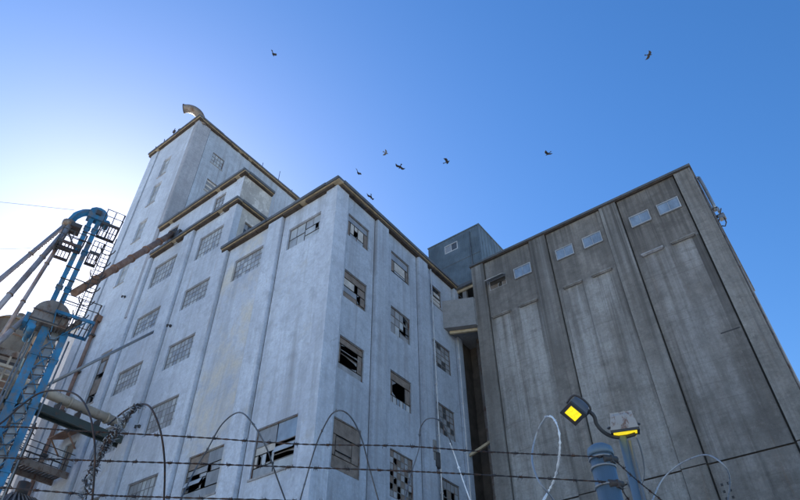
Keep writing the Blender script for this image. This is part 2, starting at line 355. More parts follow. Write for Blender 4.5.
PANE = {}
def pane_mesh(F, w, h, mat):
    k = (F.k, round(w, 2), round(h, 2), mat)
    if k not in PANE:
        bm = new(); w2, h2 = w/2, h/2
        if F.k == 'y': bx(bm, -w2, w2, -.006, .006, -h2, h2)
        else: bx(bm, -.006, .006, -w2, w2, -h2, h2)
        me = bpy.data.meshes.new('pane'); bm.normal_update(); bm.to_mesh(me); bm.free(); me.materials.append(M[mat]); PANE[k] = me
    return PANE[k]
def grid(rows):
    """rows: list of strings, top row first -> cells (u0,u1,v0,v1,type) in 0..1"""
    n = len(rows); out = []
    for i, r in enumerate(rows):
        m = len(r)
        for j, ch in enumerate(r): out.append((j/m, (j+1)/m, 1-(i+1)/n, 1-i/n, ch))
    return out
def window(parent, F, u0, u1, z0, z1, cells, d=.16, bar_w=.035, edge=.05, fmat='frame', wall_d=0.0, sill=True):
    """steel sash: frame mesh (the part) with every pane its own child; x = missing pane, s = sash tilted open"""
    W, H = u1-u0-2*edge, z1-z0-2*edge
    bm = new()
    for a, b, c, e in ((u0, u1, z0, z0+edge), (u0, u1, z1-edge, z1), (u0, u0+edge, z0+edge, z1-edge), (u1-edge, u1, z0+edge, z1-edge)):
        fbox(bm, F, a, b, d-.03, d+.05, c, e)
    seen = set()
    for (a, b, c, e, ch) in cells:
        A, B = u0+edge+a*W, u0+edge+b*W; Cc, E_ = z0+edge+c*H, z0+edge+e*H
        hw = bar_w/2
        for key, box in (((round(a, 3), round(c, 3), round(e, 3), 'v'), (A-hw, A+hw, Cc+hw, E_-hw)), ((round(b, 3), round(c, 3), round(e, 3), 'v'), (B-hw, B+hw, Cc+hw, E_-hw))):
            if key in seen or key[0] in (0, 1): continue
            seen.add(key); fbox(bm, F, box[0], box[1], d-.008, d+.028, box[2], box[3])
        for key, box in (((round(c, 3), round(a, 3), round(b, 3), 'h'), (A, B, Cc-hw, Cc+hw)), ((round(e, 3), round(a, 3), round(b, 3), 'h'), (A, B, E_-hw, E_+hw))):
            if key in seen or key[0] in (0, 1): continue
            seen.add(key); fbox(bm, F, box[0], box[1], d-.012, d+.03, box[2], box[3])
    fr = obj('window', bm, fmat, parent)
    fr['base'] = (0, 0, 0)
    for (a, b, c, e, ch) in cells:
        if ch == 'x':
            w, h = (b-a)*W, (e-c)*H
            if min(w, h) > .16:
                for q in range(rng.choice((0, 1, 2, 2))):
                    uu, zz = u0+edge+(a if rng.random() < .5 else b)*W, z0+edge+(c if rng.random() < .65 else e)*H
                    su = 1 if uu < u0+edge+(a+b)*W/2 else -1; sz = 1 if zz < z0+edge+(c+e)*H/2 else -1
                    bm = new(); k1, k2, k3 = rng.uniform(.3, .8)*w, rng.uniform(.2, .6)*h, rng.uniform(.1, .35)
                    T3 = [(uu, zz), (uu+su*k1, zz), (uu+su*k1*k3, zz+sz*k2*.55), (uu, zz+sz*k2)]
                    fa = [bm.verts.new(F.w(x_, d+.008, y_)) for x_, y_ in T3]; fb = [bm.verts.new(F.w(x_, d+.014, y_)) for x_, y_ in T3]
                    bm.faces.new(fa); bm.faces.new(fb[::-1])
                    for i_ in range(4): bm.faces.new((fa[i_], fb[i_], fb[(i_+1) % 4], fa[(i_+1) % 4]))
                    bmesh.ops.recalc_face_normals(bm, faces=bm.faces); obj('glass_shard', bm, 'm', fr)
            continue
        A, B = u0+edge+a*W, u0+edge+b*W; Cc, E_ = z0+edge+c*H, z0+edge+e*H
        w, h = B-A-bar_w*.6, E_-Cc-bar_w*.6
        t = ch; tilt = rng.uniform(-.02, .02); dd = d+.012
        if ch in 'sST':
            tilt = {'s': .45, 'S': .9, 'T': .3}[ch]; t = 'p' if ch != 'T' else 'm'; dd = d-.02-.5*h*math.sin(tilt)
        nm = {'w': 'board', 'b': 'board'}.get(ch, 'sash' if ch in 'sST' else 'pane')
        o = link(nm, pane_mesh(F, w, h, t), fr, F.w((A+B)/2, dd, (Cc+E_)/2))
        yaw = rng.uniform(-.012, .012)
        if F.k == 'y': o.rotation_euler = (-tilt if ch in 'sST' else tilt, 0, yaw)
        else: o.rotation_euler = (0, -tilt if ch in 'sST' else tilt, yaw)
    if sill:
        bm = new(); fbox(bm, F, u0-.05, u1+.05, wall_d-.05, d+.04, z0-.09, z0-.002); obj('sill', bm, 'sill', fr)
    return fr
def pilaster(parent, F, u0, u1, z0, z1, mat='paint', proud=.1, back=.2):
    bm = new(); fbox(bm, F, u0, u1, -proud, back, z0, z1); bmesh.ops.bevel(bm, geom=list(bm.edges), offset=.025, segments=2, affect='EDGES'); return obj('pilaster', bm, mat, parent)
def cornice(parent, runs, zt, o=.2):
    """runs: list of (kind, plane, u0, u1); grey cap over a tan strip over a broken brown soffit board"""
    cap = None
    bm = new()
    for F, a, b in runs: fbox(bm, F, a, b, -o+.01, .25, zt-.2, zt-.01)
    cap = obj('cornice', bm, 'fascia', parent); cap['base'] = (0, 0, 0)
    for F, a, b in runs:
        u = a
        while u < b-.05:
            L = min(b-u, rng.uniform(1.8, 3.0)); L = b-u if b-u-L < .4 else L
            bm = new(); j = [rng.uniform(-.025, .02) for _ in range(4)]; y = -o-.09+rng.uniform(-.02, .015)
            P8 = [F.w(uu, dd, zz) for uu, dd, zz in ((u, y, zt-.2+j[0]), (u+L-.012, y+j[2]*.5, zt-.2+j[1]), (u+L-.012, -o+.009, zt-.19+j[1]), (u, -o+.009, zt-.19+j[0]), (u, y, zt+j[0]*.4), (u+L-.012, y+j[2]*.5, zt+j[1]*.4), (u+L-.012, .24, zt+.004), (u, .24, zt+.004))]
            v = [bm.verts.new(q) for q in P8]
            for f in ((0,3,2,1),(4,5,6,7),(0,1,5,4),(1,2,6,5),(2,3,7,6),(3,0,4,7)): bm.faces.new([v[i] for i in f])
            bmesh.ops.recalc_face_normals(bm, faces=bm.faces); obj('cap_sheet', bm, 'fascia', cap); u += L
    bm = new()
    for F, a, b in runs: fbox(bm, F, a, b, -o, .2, zt-.255, zt-.203)
    obj('trim_strip', bm, 'strip', cap)
    for F, a, b in runs:
        u = a
        while u < b-.05:
            L = min(b-u, rng.uniform(1.2, 3.4)); gap = rng.choice((.02, .05, .5))
            bm = new(); dz = rng.uniform(.36, .46); fbox(bm, F, u, max(u+.1, u+L-gap), -o+rng.uniform(.03, .08), .15, zt-dz, zt-.258)
            obj('soffit_board', bm, 'soffit', cap); u += L

# ------------------------------------------------------------------ ground
bm = new(); bx(bm, -900, 900, -900, 900, -.5, 0); struct('ground', bm, 'yard')

# ------------------------------------------------------------------ mill building (corner block)
YA = 16.39; XB = -16.53
FA = Face('y', YA); FB = Face('x', XB)
PD = .1        # panels sit this far behind the pilaster faces
mill = thing('mill_building', 'pale painted concrete mill block with broken windows on two sides of its near corner', 'building', (XB, YA, 0))
A1_open = [(-24.78, -22.30, 24.62, 26.28), (-20.23, -17.74, 24.62, 26.28), (-24.78, -22.30, 11.75, 13.95), (-20.2, -17.7, 11.75, 14.0)]
bays = [(-25.62, -21.93, [0, 2], 'paint_cream'), (-20.78, -17.36, [1, 3], 'paint_bay')]
for u0, u1, hs, mt in bays:
    bm = new(); wall_holes(bm, FA, u0+.075, u1-.075, 0, 27.55, PD, [A1_open[i] for i in hs], .35); obj('wall', bm, mt, mill)
    for a in (u0, u1-.075):
        bm = new(); quad(bm, FA.w(a, PD+.035, 0), FA.w(a+.075, PD+.035, 0), FA.w(a+.075, PD+.035, 27.55), FA.w(a, PD+.035, 27.55)); obj('joint', bm, 'groove', mill)
for u0, u1 in ((-26.72, -25.62), (-21.93, -20.78)):
    pilaster(mill, FA, u0, u1, 0, 27.56)
bm = new(); bx(bm, -17.36, XB, YA, 17.36, 0, 27.56); obj('pilaster', bm, 'paint', mill)
B_rows = {1: (24.66, 26.3), 2: (20.46, 22.22), 3: (16.36, 18.15), 4: (11.76, 13.98)}
B_cols = {1: (17.56, 19.36), 2: (21.44, 23.24), 3: (25.52, 27.36)}
bbays = [(17.36, 19.9, 1), (20.96, 24.02, 2), (25.02, 28.1, 3)]
for u0, u1, c in bbays:
    hs = [(B_cols[c][0], B_cols[c][1], *B_rows[r]) for r in B_rows]
    if c == 3: hs[0] = (25.5, 26.72, 24.98, 26.42)
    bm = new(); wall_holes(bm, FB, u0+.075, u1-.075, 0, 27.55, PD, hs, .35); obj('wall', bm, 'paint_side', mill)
    for a in (u0, u1-.075):
        bm = new(); quad(bm, FB.w(a, PD+.035, 0), FB.w(a+.075, PD+.035, 0), FB.w(a+.075, PD+.035, 27.55), FB.w(a, PD+.035, 27.55)); obj('joint', bm, 'groove', mill)
for u0, u1 in ((19.9, 20.96), (24.02, 25.02), (28.1, 28.6)):
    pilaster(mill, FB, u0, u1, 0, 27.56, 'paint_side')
# roof, rear walls and dark floors inside
bm = new(); bx(bm, -35.3, XB+.1, YA+.3, 28.58, 27.6, 27.78); obj('roof', bm, 'roof', mill)
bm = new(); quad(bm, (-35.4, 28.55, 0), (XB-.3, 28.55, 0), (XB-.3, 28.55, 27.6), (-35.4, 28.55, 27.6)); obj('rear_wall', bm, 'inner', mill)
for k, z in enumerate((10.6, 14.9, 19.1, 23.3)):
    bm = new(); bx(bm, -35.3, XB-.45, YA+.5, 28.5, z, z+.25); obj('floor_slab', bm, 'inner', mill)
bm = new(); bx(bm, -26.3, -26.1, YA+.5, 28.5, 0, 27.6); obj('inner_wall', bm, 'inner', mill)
cornice(mill, [(FA, -26.1, XB+.25), (FB, YA+.25, 28.6)], 27.95, .2)
# windows, left face
gA = ['pgpgpp', 'gppgpg', 'ppgppp', 'gpppgp']
window(mill, FA, *A1_open[0], grid(['pgmgmgp', 'gmpggmg', 'mpgpggp', 'gmpmggp']), d=.24, wall_d=PD, sill=False, fmat='frame_mid')
window(mill, FA, *A1_open[1], [(0, .22, .5, 1, 'p'), (.22, .5, .5, 1, 'p'), (.5, .75, .62, 1, 'g'), (.75, 1, .62, 1, 'p'), (0, .25, 0, .5, 'g'), (.25, .5, 0, .5, 'p'), (.5, .84, .3, .62, 'p'), (.84, .92, .36, .62, 'x'), (.92, 1, .3, .62, 'p'), (.84, .92, .3, .36, 'p'), (.5, 1, 0, .3, 'p')], d=.24, wall_d=PD, sill=False, fmat='frame_mid')
window(mill, FA, *A1_open[2], [(0, .55, .7, 1, 'b'), (.55, 1, .7, 1, 'm'), (0, .6, .55, .7, 'm'), (.6, .7, .52, .7, 'x'), (.7, 1, .52, .7, 'g'), (0, .4, .45, .55, 'x'), (.4, .6, .45, .55, 'g'), (0, .5, .3, .45, 's'), (.5, .6, .2, .45, 'x'), (.6, 1, .2, .52, 'm'), (0, .45, .2, .3, 'x'), (.45, .5, .2, .3, 'g'), (0, 1, 0, .2, 'm')], d=.2, wall_d=PD)
window(mill, FA, *A1_open[3], [(0, .5, .62, 1, 'm'), (.5, 1, .58, 1, 'u'), (.5, 1, .5, .58, 'x'), (.5, 1, .34, .5, 's'), (.5, 1, .22, .34, 'x'), (0, .5, .45, .62, 'w'), (0, .08, .2, .45, 'w'), (.08, .18, .2, .45, 'x'), (.18, .3, .2, .45, 'p'), (.3, .42, .24, .45, 'x'), (.42, .5, .2, .45, 'p'), (.3, .42, .2, .24, 'p'), (0, .5, 0, .2, 'g'), (.5, 1, 0, .22, 'p')], d=.2, wall_d=PD)
# windows, right face
def bwin(c, r, cells, **k):
    u = B_cols[c]; z = B_rows[r]; return window(mill, FB, u[0], u[1], z[0], z[1], cells, d=k.pop('d', .2), wall_d=PD, sill=False, **k)
bwin(1, 1, [(0, 1, .72, 1, 'm'), (0, .14, 0, .72, 'b'), (.14, .34, .22, .72, 'w'), (.34, .52, .5, .72, 'w'), (.34, .52, .22, .5, 'x'), (.52, .82, .22, .72, 'w'), (.82, 1, 0, .72, 'b'), (.14, .48, 0, .22, 'm'), (.48, .82, 0, .22, 'g')])
bwin(1, 2, [(0, 1, .75, 1, 'b'), (0, .5, .45, .75, 'w'), (.5, .68, .45, .75, 'x'), (.68, 1, .45, .75, 'b'), (0, .65, .22, .45, 'm'), (.65, .82, .12, .45, 'x'), (.82, 1, .12, .45, 'b'), (0, .65, 0, .22, 'b'), (.65, 1, 0, .12, 'b')])
bwin(1, 3, [(0, 1, .8, 1, 'b'), (0, .1, .2, .8, 'b'), (.1, .8, .62, .8, 'x'), (.1, .8, .5, .62, 'S'), (.1, .8, .2, .5, 'x'), (.8, 1, .2, .8, 'b'), (0, 1, 0, .2, 'm')])
bwin(1, 4, [(0, 1, .68, 1, 'b'), (0, .12, .25, .68, 'b'), (.12, .72, .65, .68, 'x'), (.12, .72, .37, .65, 'b'), (.12, .72, .33, .37, 'x'), (.12, .72, .25, .33, 'b'), (.72, 1, .25, .68, 'b'), (0, 1, 0, .25, 'b')], d=.15, bar_w=.02)
bwin(2, 1, [(0, 1, .66, 1, 'm'), (0, .2, .1, .66, 'b'), (.2, .85, .22, .66, 'w'), (.2, .85, .1, .22, 'g'), (.85, 1, .1, .66, 'b'), (0, 1, 0, .1, 'm')])
bwin(2, 2, [(0, .25, .7, 1, 'm'), (.25, .5, .7, 1, 'g'), (.5, .72, .7, 1, 'm'), (.72, 1, .62, 1, 'x'), (0, .25, .4, .7, 'g'), (.25, .5, .4, .7, 'm'), (.5, .72, .4, .7, 'p'), (.72, 1, .35, .62, 'x'), (0, .25, 0, .4, 'm'), (.25, .5, 0, .4, 'p'), (.5, 1, .22, .35, 'x'), (.5, .72, .35, .4, 'p'), (.5, 1, 0, .22, 'm')])
bwin(2, 3, [(0, 1, .74, 1, 'b'), (0, .12, .24, .74, 'b'), (.12, .78, .24, .74, 'x'), (.78, 1, .24, .74, 'b'), (0, .16, 0, .24, 'm'), (.16, .34, 0, .24, 'p'), (.34, .5, 0, .24, 'u'), (.5, .66, 0, .24, 'p'), (.66, .8, 0, .24, 'u'), (.8, 1, 0, .24, 'p')])
bwin(2, 4, grid(['bgmbgb', 'gxbmgb', 'mbgmbg', 'xmbgxm', 'bxmbmg', 'xbxgmx', 'mgxbbx']), d=.16)
window(mill, FB, 25.5, 26.72, 24.98, 26.42, [(0, 1, .8, 1, 'x'), (0, .35, .55, .8, 'd'), (.35, 1, .55, .8, 'w'), (0, 1, .48, .55, 'x'), (0, 1, .3, .48, 'w'), (0, 1, 0, .3, 'w')], d=.2, wall_d=PD)
bwin(3, 2, grid(['mdmm', 'ggmg', 'gmgg', 'mmdm', 'mddm']))
bwin(3, 3, grid(['mmdmm', 'dmdmm', 'mmmdm', 'mdmmd', 'gmdmm']))
bwin(3, 4, grid(['mmmmm', 'gxbxg', 'bxmxx', 'gmbxm', 'mxgbm']))
# white downpipes on the right face
for k, (y, lb) in enumerate(((25.4, 'thin white downpipe on the mill wall beside the barred windows'), (28.12, 'thin white downpipe at the mill end beside the dark gap'))):
    bm = new(); tube(bm, [(XB+.06, y, 27.2 if k else 27.4), (XB+.06, y, 0)], .04, 8)
    for z in range(4, 27, 3): bx(bm, XB-.02, XB+.11, y-.06, y+.06, z, z+.05)
    tag(obj('downpipe', bm, 'whitepipe'), lb, 'downpipe')
bm = new(); bx(bm, XB-.02, XB+.2, 24.7, 24.95, 14.9, 15.5); bx(bm, XB, XB+.14, 24.75, 24.9, 14.5, 14.9); tag(obj('junction_box', bm, 'galv'), 'small grey junction box high on the mill wall by the white downpipe', 'box')
bm = new(); bx(bm, XB-.02, XB+.14, 24.9, 25.3, 14.2, 15.0); tag(obj('vent', bm, 'groove'), 'small black vent in the mill wall between two window columns', 'vent')

# ------------------------------------------------------------------ stepped block with two cornices
XM0, XM1, YM = -35.65, -25.95, 19.1
step = thing('stair_block', 'taller stepped pale block with two cornices between tower and mill corner', 'building', (-30.8, YA, 0))
FM = Face('x', XM1)
M2c = {1: (-34.5, -31.92), 2: (-29.5, -27.03)}
M2r = {1: (28.78, 30.85), 2: (24.62, 26.25), 3: (20.35, 22.05), 4: (16.3, 18.1), 5: (11.75, 13.8)}
sb = [(-35.2, -31.42, 1), (-30.35, -26.72, 2)]
for u0, u1, c in sb:
    hs = [(M2c[c][0], M2c[c][1], *M2r[r]) for r in M2r]
    bm = new(); wall_holes(bm, FA, u0+.075, u1-.075, 0, 32.1, PD, hs, .35); obj('wall', bm, 'paint_bay' if c == 1 else 'paint', step)
    for a in (u0, u1-.075):
        bm = new(); quad(bm, FA.w(a, PD+.035, 0), FA.w(a+.075, PD+.035, 0), FA.w(a+.075, PD+.035, 32.1), FA.w(a, PD+.035, 32.1)); obj('joint', bm, 'groove', step)
pilaster(step, FA, -31.42, -30.35, 0, 32.11); pilaster(step, FA, -35.64, -35.2, 0, 32.11)
bm = new(); bx(bm, -26.72, XM1, YA, YA+.5, 27.56, 32.1); obj('pilaster', bm, 'paint', step)
# upper storey
up_open = [(-34.3, -33.0, 32.6, 34.4), (-28.95, -27.75, 32.6, 34.5)]
bm = new(); wall_holes(bm, FA, XM0, XM1-.02, 32.1, 35.1, .06, up_open, .3); obj('wall', bm, 'paint', step)
for h in up_open: window(step, FA, *h, grid(['gmg', 'pgm', 'mgp', 'gmg']), d=.2, wall_d=.06)
hs = [(17.35, 18.1, 30.0, 31.1)]
bm = new(); wall_holes(bm, FM, YA+.5, YM, 27.6, 32.1, .02, hs, .3); wall_holes(bm, FM, YA+.062, YM, 32.1, 35.1, .02, [], .1); obj('wall', bm, 'paint_peel', step)
window(step, FM, *hs[0], grid(['md', 'dm']), d=.14, wall_d=.02)
bm = new(); quad(bm, (XM0, YM, 27.6), (XM1, YM, 27.6), (XM1, YM, 35.1), (XM0, YM, 35.1)); obj('rear_wall', bm, 'paint_side', step)
bm = new(); bx(bm, XM0+.05, XM1, YA+.1, YM, 35.1, 35.3); obj('roof', bm, 'roof', step)
cornice(step, [(FA, -35.3, XM1+.25), (FM, YA+.25, YM)], 32.48, .2)
cornice(step, [(FA, -35.5, XM1+.25), (FM, YA+.25, YM)], 35.4, .2)
prng = random.Random(3)
def dusty(cols, rows, wts='pppggggm'):
    return [''.join(prng.choice(wts) for _ in range(cols)) for _ in range(rows)]
for c in M2c:
    for r in M2r:
        window(step, FA, M2c[c][0], M2c[c][1], *M2r[r], grid(dusty(7, 4, 'ppgggmm' if r > 2 else 'pppgggm')), d=.24, wall_d=PD, bar_w=.045, sill=False, fmat='frame_mid')

for k, (x, z, lb) in enumerate(((-29.9, 23.6, 'small black wall bracket below the second window of the stepped block'), (-37.4, 29.4, 'small black wall bracket on the tower wall under the rusty spout'), (-30.0, 17.0, 'small black wall bracket beside the lower dusty window'))):
    bm = new(); bx(bm, x-.05, x+.05, YA-.02, YA+.1, z, z+.16); bar(bm, (x, YA, z+.1), (x+.03, YA-.18, z+.03), .05); bar(bm, (x+.03, YA-.18, z+.05), (x+.03, YA-.18, z-.12), .09); tag(obj('wall_bracket', bm, 'groove'), lb, 'bracket')

# ------------------------------------------------------------------ headhouse tower
XT0, XT1, YT1, ZT = -42.95, -35.65, 30.0, 49.75
tower = thing('headhouse_tower', 'tallest pale concrete tower with a horn on its roof corner', 'building', (-39.3, YA, 0))
FT = Face('x', XT1)
t_open = [(-39.9, -38.7, 44.4, 46.9), (-39.9, -38.7, 40.6, 43.3), (-39.9, -38.7, 36.2, 38.6), (-39.9, -38.7, 31.6, 33.9)]
t_low = [(-37.75, -36.45, 20.7, 24.7), (-37.9, -36.75, 16.1, 18.2)]
wl = [(-41.7, -35.68, 'paint', t_open+t_low)]
for u0, u1, mt, hs in wl:
    bm = new(); wall_holes(bm, FA, u0, u1, 0, ZT, .08, hs, .35); obj('wall', bm, mt, tower)
pilaster(tower, FA, XT0, -41.8, 0, ZT, 'paint', .0, .3)
bm = new(); quad(bm, FA.w(-41.8, .2, 0), FA.w(-41.7, .2, 0), FA.w(-41.7, .2, ZT), FA.w(-41.8, .2, ZT)); obj('joint', bm, 'groove', tower)
pilaster(tower, FA, -40.75, -40.2, 0, 30.0, 'paint', .0, .2)
rt_open = [(18.75, 20.1, 45.9, 47.3), (18.95, 20.5, 42.3, 43.8)]
bm = new(); bx(bm, -36.2, XT1, YA-.02, 17.75, 27, ZT); obj('corner_pilaster', bm, 'paint_band', tower)
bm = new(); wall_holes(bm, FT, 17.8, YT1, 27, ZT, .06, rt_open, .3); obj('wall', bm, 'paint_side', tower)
for y in (22.9, 26.6):
    bm = new(); quad(bm, FT.w(y, .055, 27), FT.w(y+.08, .055, 27), FT.w(y+.08, .055, ZT), FT.w(y, .055, ZT)); obj('joint', bm, 'paint_band', tower)
bm = new(); quad(bm, (XT0, YA+.1, 0), (XT0, YT1, 0), (XT0, YT1, ZT), (XT0, YA+.1, ZT)); obj('wall', bm, 'paint', tower)
bm = new(); quad(bm, (XT0, YT1, 0), (XT1, YT1, 0), (XT1, YT1, ZT), (XT0, YT1, ZT)); obj('rear_wall', bm, 'paint_side', tower)
bm = new(); bx(bm, XT0+.05, XT1-.05, YA+.15, YT1-.05, ZT, ZT+.2); obj('roof', bm, 'roof', tower)
for z in (30, 34.5, 39, 44): 
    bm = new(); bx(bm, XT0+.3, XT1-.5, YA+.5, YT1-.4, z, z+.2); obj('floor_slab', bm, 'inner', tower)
FTL = Face('x', XT0)
cornice(tower, [(FA, XT0-.25, XT1+.25), (FT, YA+.25, YT1)], 50.12, .2)
for h in t_open: window(tower, FA, *h, grid(['pg', 'gp', 'pp', 'gp']), d=.25, wall_d=.08, fmat='frame_pale')
window(tower, FA, *t_low[0], [(0, 1, .85, 1, 'b'), (0, .5, .6, .85, 'm'), (.5, 1, .6, .85, 'b'), (0, 1, .5, .6, 'x'), (0, 1, .2, .5, 'b'), (0, .6, 0, .2, 'x'), (.6, 1, 0, .2, 'm')], d=.25, wall_d=.08)
window(tower, FT, *rt_open[0], grid(['gpgp', 'pgpg', 'gppg']), d=.16, wall_d=.06)
window(tower, FT, *rt_open[1], [(0, 1, .8, 1, 'w'), (0, 1, .6, .8, 'm'), (0, 1, .4, .6, 'w'), (0, 1, .2, .4, 'm'), (0, 1, 0, .2, 'w')], d=.16, wall_d=.06)
bm = new(); bx(bm, -37.88, -36.77, YA+.2, YA+.26, 16.12, 18.18); dr = obj('door', bm, 'board', tower); dr['base'] = (0, 0, 0)
bm = new(); bx(bm, -36.98, -36.9, YA+.12, YA+.2, 17.0, 17.2); obj('handle', bm, 'galv', dr)
# horn on the roof
hb = thing('roof_horn', 'bent grey metal horn duct on the tower roof corner', 'duct', (-35.95, 16.85, 50.12))
pth = smooth_path([(-35.95, 17.0, 49.6), (-35.85, 16.6, 50.25), (-35.85, 16.2, 50.6), (-36.05, 15.75, 50.85), (-36.35, 15.4, 50.95), (-36.7, 15.1, 50.9)], 5)
bm = new(); tube(bm, pth, [.4]*(len(pth)-6)+[.4, .4, .4, .41, .42, .44], 20, caps=False); obj('duct', bm, 'brownsteel', hb)
e = Vector(pth[-1]); t = (e-Vector(pth[-2])).normalized()
bm = new(); tube(bm, [e-t*.25, e-t*.23], .4, 20); obj('mouth_screen', bm, 'rust', hb)
bm = new(); tube(bm, [e-t*.03, e+t*.05], .47, 20, caps=False); obj('rim', bm, 'darksteel', hb)
# small rods and lamps along the tower parapet
for k, (x, h, lb) in enumerate(((-38.6, .35, 'low vent cap on the tower parapet nearest the horn'), (-39.9, 1.7, 'leaning antenna rod on the tower parapet behind the vent cap'), (-41.3, 1.1, 'thin bare rod in the middle of the tower parapet'), (-42.6, .9, 'thin bare rod at the outer end of the tower parapet'))):
    bm = new()
    if k == 0: lathe(bm, [(.12, 0), (.12, .2), (.3, .22), (.22, .38), (.05, .45)], (x, YA, 50.12), 12)
    else:
        tube(bm, [(x, YA, 50.12), (x-.08, YA-.05, 50.12+h)], .035, 6); bx(bm, x-.1, x+.1, YA-.1, YA+.1, 50.12, 50.2)
        if k == 1: bx(bm, x-.2, x+.05, YA-.12, YA+.06, 51.2, 51.5)
    tag(obj('roof_vent' if k == 0 else 'roof_rod', bm, 'darksteel'), lb, 'vent' if k == 0 else 'rod')
for k, (y, h, lb) in enumerate(((24.3, .9, 'short rod on the tower right parapet nearest the horn'), (26.6, 1.7, 'tall thin rod on the tower right parapet'), (28.6, .6, 'shortest rod at the far end of the tower right parapet'))):
    bm = new(); tube(bm, [(XT1, y, 50.12), (XT1, y, 50.12+h)], .03, 6); bx(bm, XT1-.1, XT1+.1, y-.1, y+.1, 50.12, 50.2)
    tag(obj('roof_rod', bm, 'darksteel'), lb, 'rod')

# ------------------------------------------------------------------ concrete silo block on the right
YR = 27.9
FR = Face('y', YR)
silo = thing('grain_silo', 'dark stained raw concrete silo block with a row of small hopper windows', 'building', (-7.6, YR, 0))
pil = [(-14.87, -13.98), (-10.57, -9.47), (-5.83, -4.81), (-1.29, -.38)]
wn_ = [(-13.77, -12.52), (-11.91, -10.74), (-9.03, -7.92), (-7.28, -6.12), (-4.38, -3.24), (-2.77, -1.57)]
for a, b in pil:
    bm = new(); fbox(bm, FR, a, b, -.04, .3, 12.33, 28.4); obj('pilaster', bm, 'silo', silo)
    bm = new(); fbox(bm, FR, a, b, -.03, .3, 0, 12.28); obj('pilaster', bm, 'silo', silo)
for i, (a, b) in enumerate(((-13.98, -10.57), (-9.47, -5.83), (-4.81, -1.29))):
    hs = [(w[0], w[1], 25.94, 26.74) for w in wn_[2*i:2*i+2]]
    gl, gr = (.035, .04) if i < 2 else (.05, .09)
    bm = new(); wall_holes(bm, FR, a+gl+.03, b-gr, 12.33, 28.4, .08, hs, .3); obj('wall', bm, 'silo_bay' if i < 2 else 'silo_bay_dark', silo)
    bm = new(); wall_holes(bm, FR, a+gl+.03, b-gr, 0, 12.26, .08, [], .3); obj('wall', bm, 'silo_bay' if i < 2 else 'silo_bay_dark', silo)
    for h in hs:
        k = hs.index(h)
        if i == 0 and k == 0: cells = [(0, 1, .5, 1, 'x'), (0, .5, 0, .5, 'b'), (.5, .75, 0, .5, 'x'), (.75, 1, 0, .5, 'b')]
        else: cells = [(0, .5, 0, 1, 'u'), (.5, 1, 0, 1, 'u')]
        wf = window(silo, FR, *h, cells, d=.02 if not (i == 0 and k == 0) else .14, bar_w=.02, edge=.045, fmat='frame_pale', wall_d=.08, sill=False)
        if not (i == 0 and k == 0): 
            bm = new(); fbox(bm, FR, h[0]+.02, h[1]-.02, .07, .2, h[2]-.03, h[2]+.02); obj('sill', bm, 'groove', wf)
        else:
            bm = new(); v0 = FR.w(h[0], .1, 26.72); bm2 = None
            bx(bm, 0, h[1]-h[0], -.02, .02, -.62, 0); s = obj('sash', bm, 'frame_pale', wf, (h[0], YR+.05, 26.74)); s.rotation_euler = (R(-58), 0, 0)
        bm = new(); fbox(bm, FR, h[0]-.03, h[1]+.03, -.07, .07, 23.8, 23.9); fbox(bm, FR, h[0]+.02, h[1]-.02, -.03, .07, 23.74, 23.8); obj('ledge', bm, 'silo' if k or i != 2 else 'sill', silo)
bm = new(); bx(bm, -14.8, -.45, YR+.24, 42, 0, 28.38); obj('core', bm, 'silo_joint', silo)
bm = new(); quad(bm, (-.38, YR+.3, 0), (-.38, 42, 0), (-.38, 42, 28.4), (-.38, YR+.3, 28.4)); obj('wall', bm, 'silo', silo)
bm = new(); quad(bm, (-14.87, YR+.3, 0), (-14.87, 42, 0), (-14.87, 42, 28.4), (-14.87, YR+.3, 28.4)); obj('wall', bm, 'silo', silo)
bm = new(); bx(bm, -14.95, -.3, YR-.12, 42.1, 28.4, 28.55); cp = obj('coping', bm, 'fascia', silo); cp['base'] = (0, 0, 0)
bm = new(); bx(bm, -14.93, -.33, YR-.06, YR+.2, 28.32, 28.4); obj('drip_board', bm, 'soffit', cp)
bm = new(); fbox(bm, FR, -2.3, -1.45, .07, .1, 17.86, 17.92); obj('joint', bm, 'groove', silo)
bm = new()
for k in range(5):
    for u in (-4.55, -4.3): fbox(bm, FR, u, u+.09, .06, .12, 10.2+k*.28, 10.3+k*.28)
obj('bolt_holes', bm, 'groove', silo)
# side pipework
sp = thing('side_ladder_pipe', 'grey pipe and bracket cluster hanging on the silo right side', 'pipework', (-.2, 28.6, 24))
bm = new(); tube(bm, [(-.2, 28.5, 27.9), (-.17, 28.5, 27.3), (-.15, 28.5, 25.6), (-.2, 28.5, 25.2)], .09, 10); tube(bm, [(-.38, 28.5, 27.9), (-.2, 28.5, 27.9)], .09, 10); obj('pipe', bm, 'galv', sp)
bm = new(); bx(bm, -.38, -.02, 28.4, 28.6, 25.3, 25.36); bx(bm, -.38, .1, 28.4, 28.6, 24.75, 24.82); bar(bm, (-.3, 28.5, 24.4), (.1, 28.5, 25.2), .05); obj('bracket', bm, 'darksteel', sp)
bm = new(); bx(bm, -.2, .12, 28.35, 28.65, 24.5, 24.72); obj('junction_box', bm, 'galv', sp)
bm = new(); bx(bm, -.12, .02, 28.38, 28.6, 25.0, 25.25); obj('junction_box', bm, 'galv', sp)
bm = new(); tube(bm, [(.04, 28.5, 24.55), (.02, 28.5, 24.2), (-.1, 28.5, 24.0), (-.25, 28.5, 24.1)], .035, 6); obj('loop', bm, 'darksteel', sp)
bm = new(); tube(bm, [(-.34, 28.0, 27.6), (-.34, 28.0, 0)], .045, 8); tag(obj('corner_pipe', bm, 'brownsteel'), 'thin tan pipe running down the silo right corner', 'pipe')

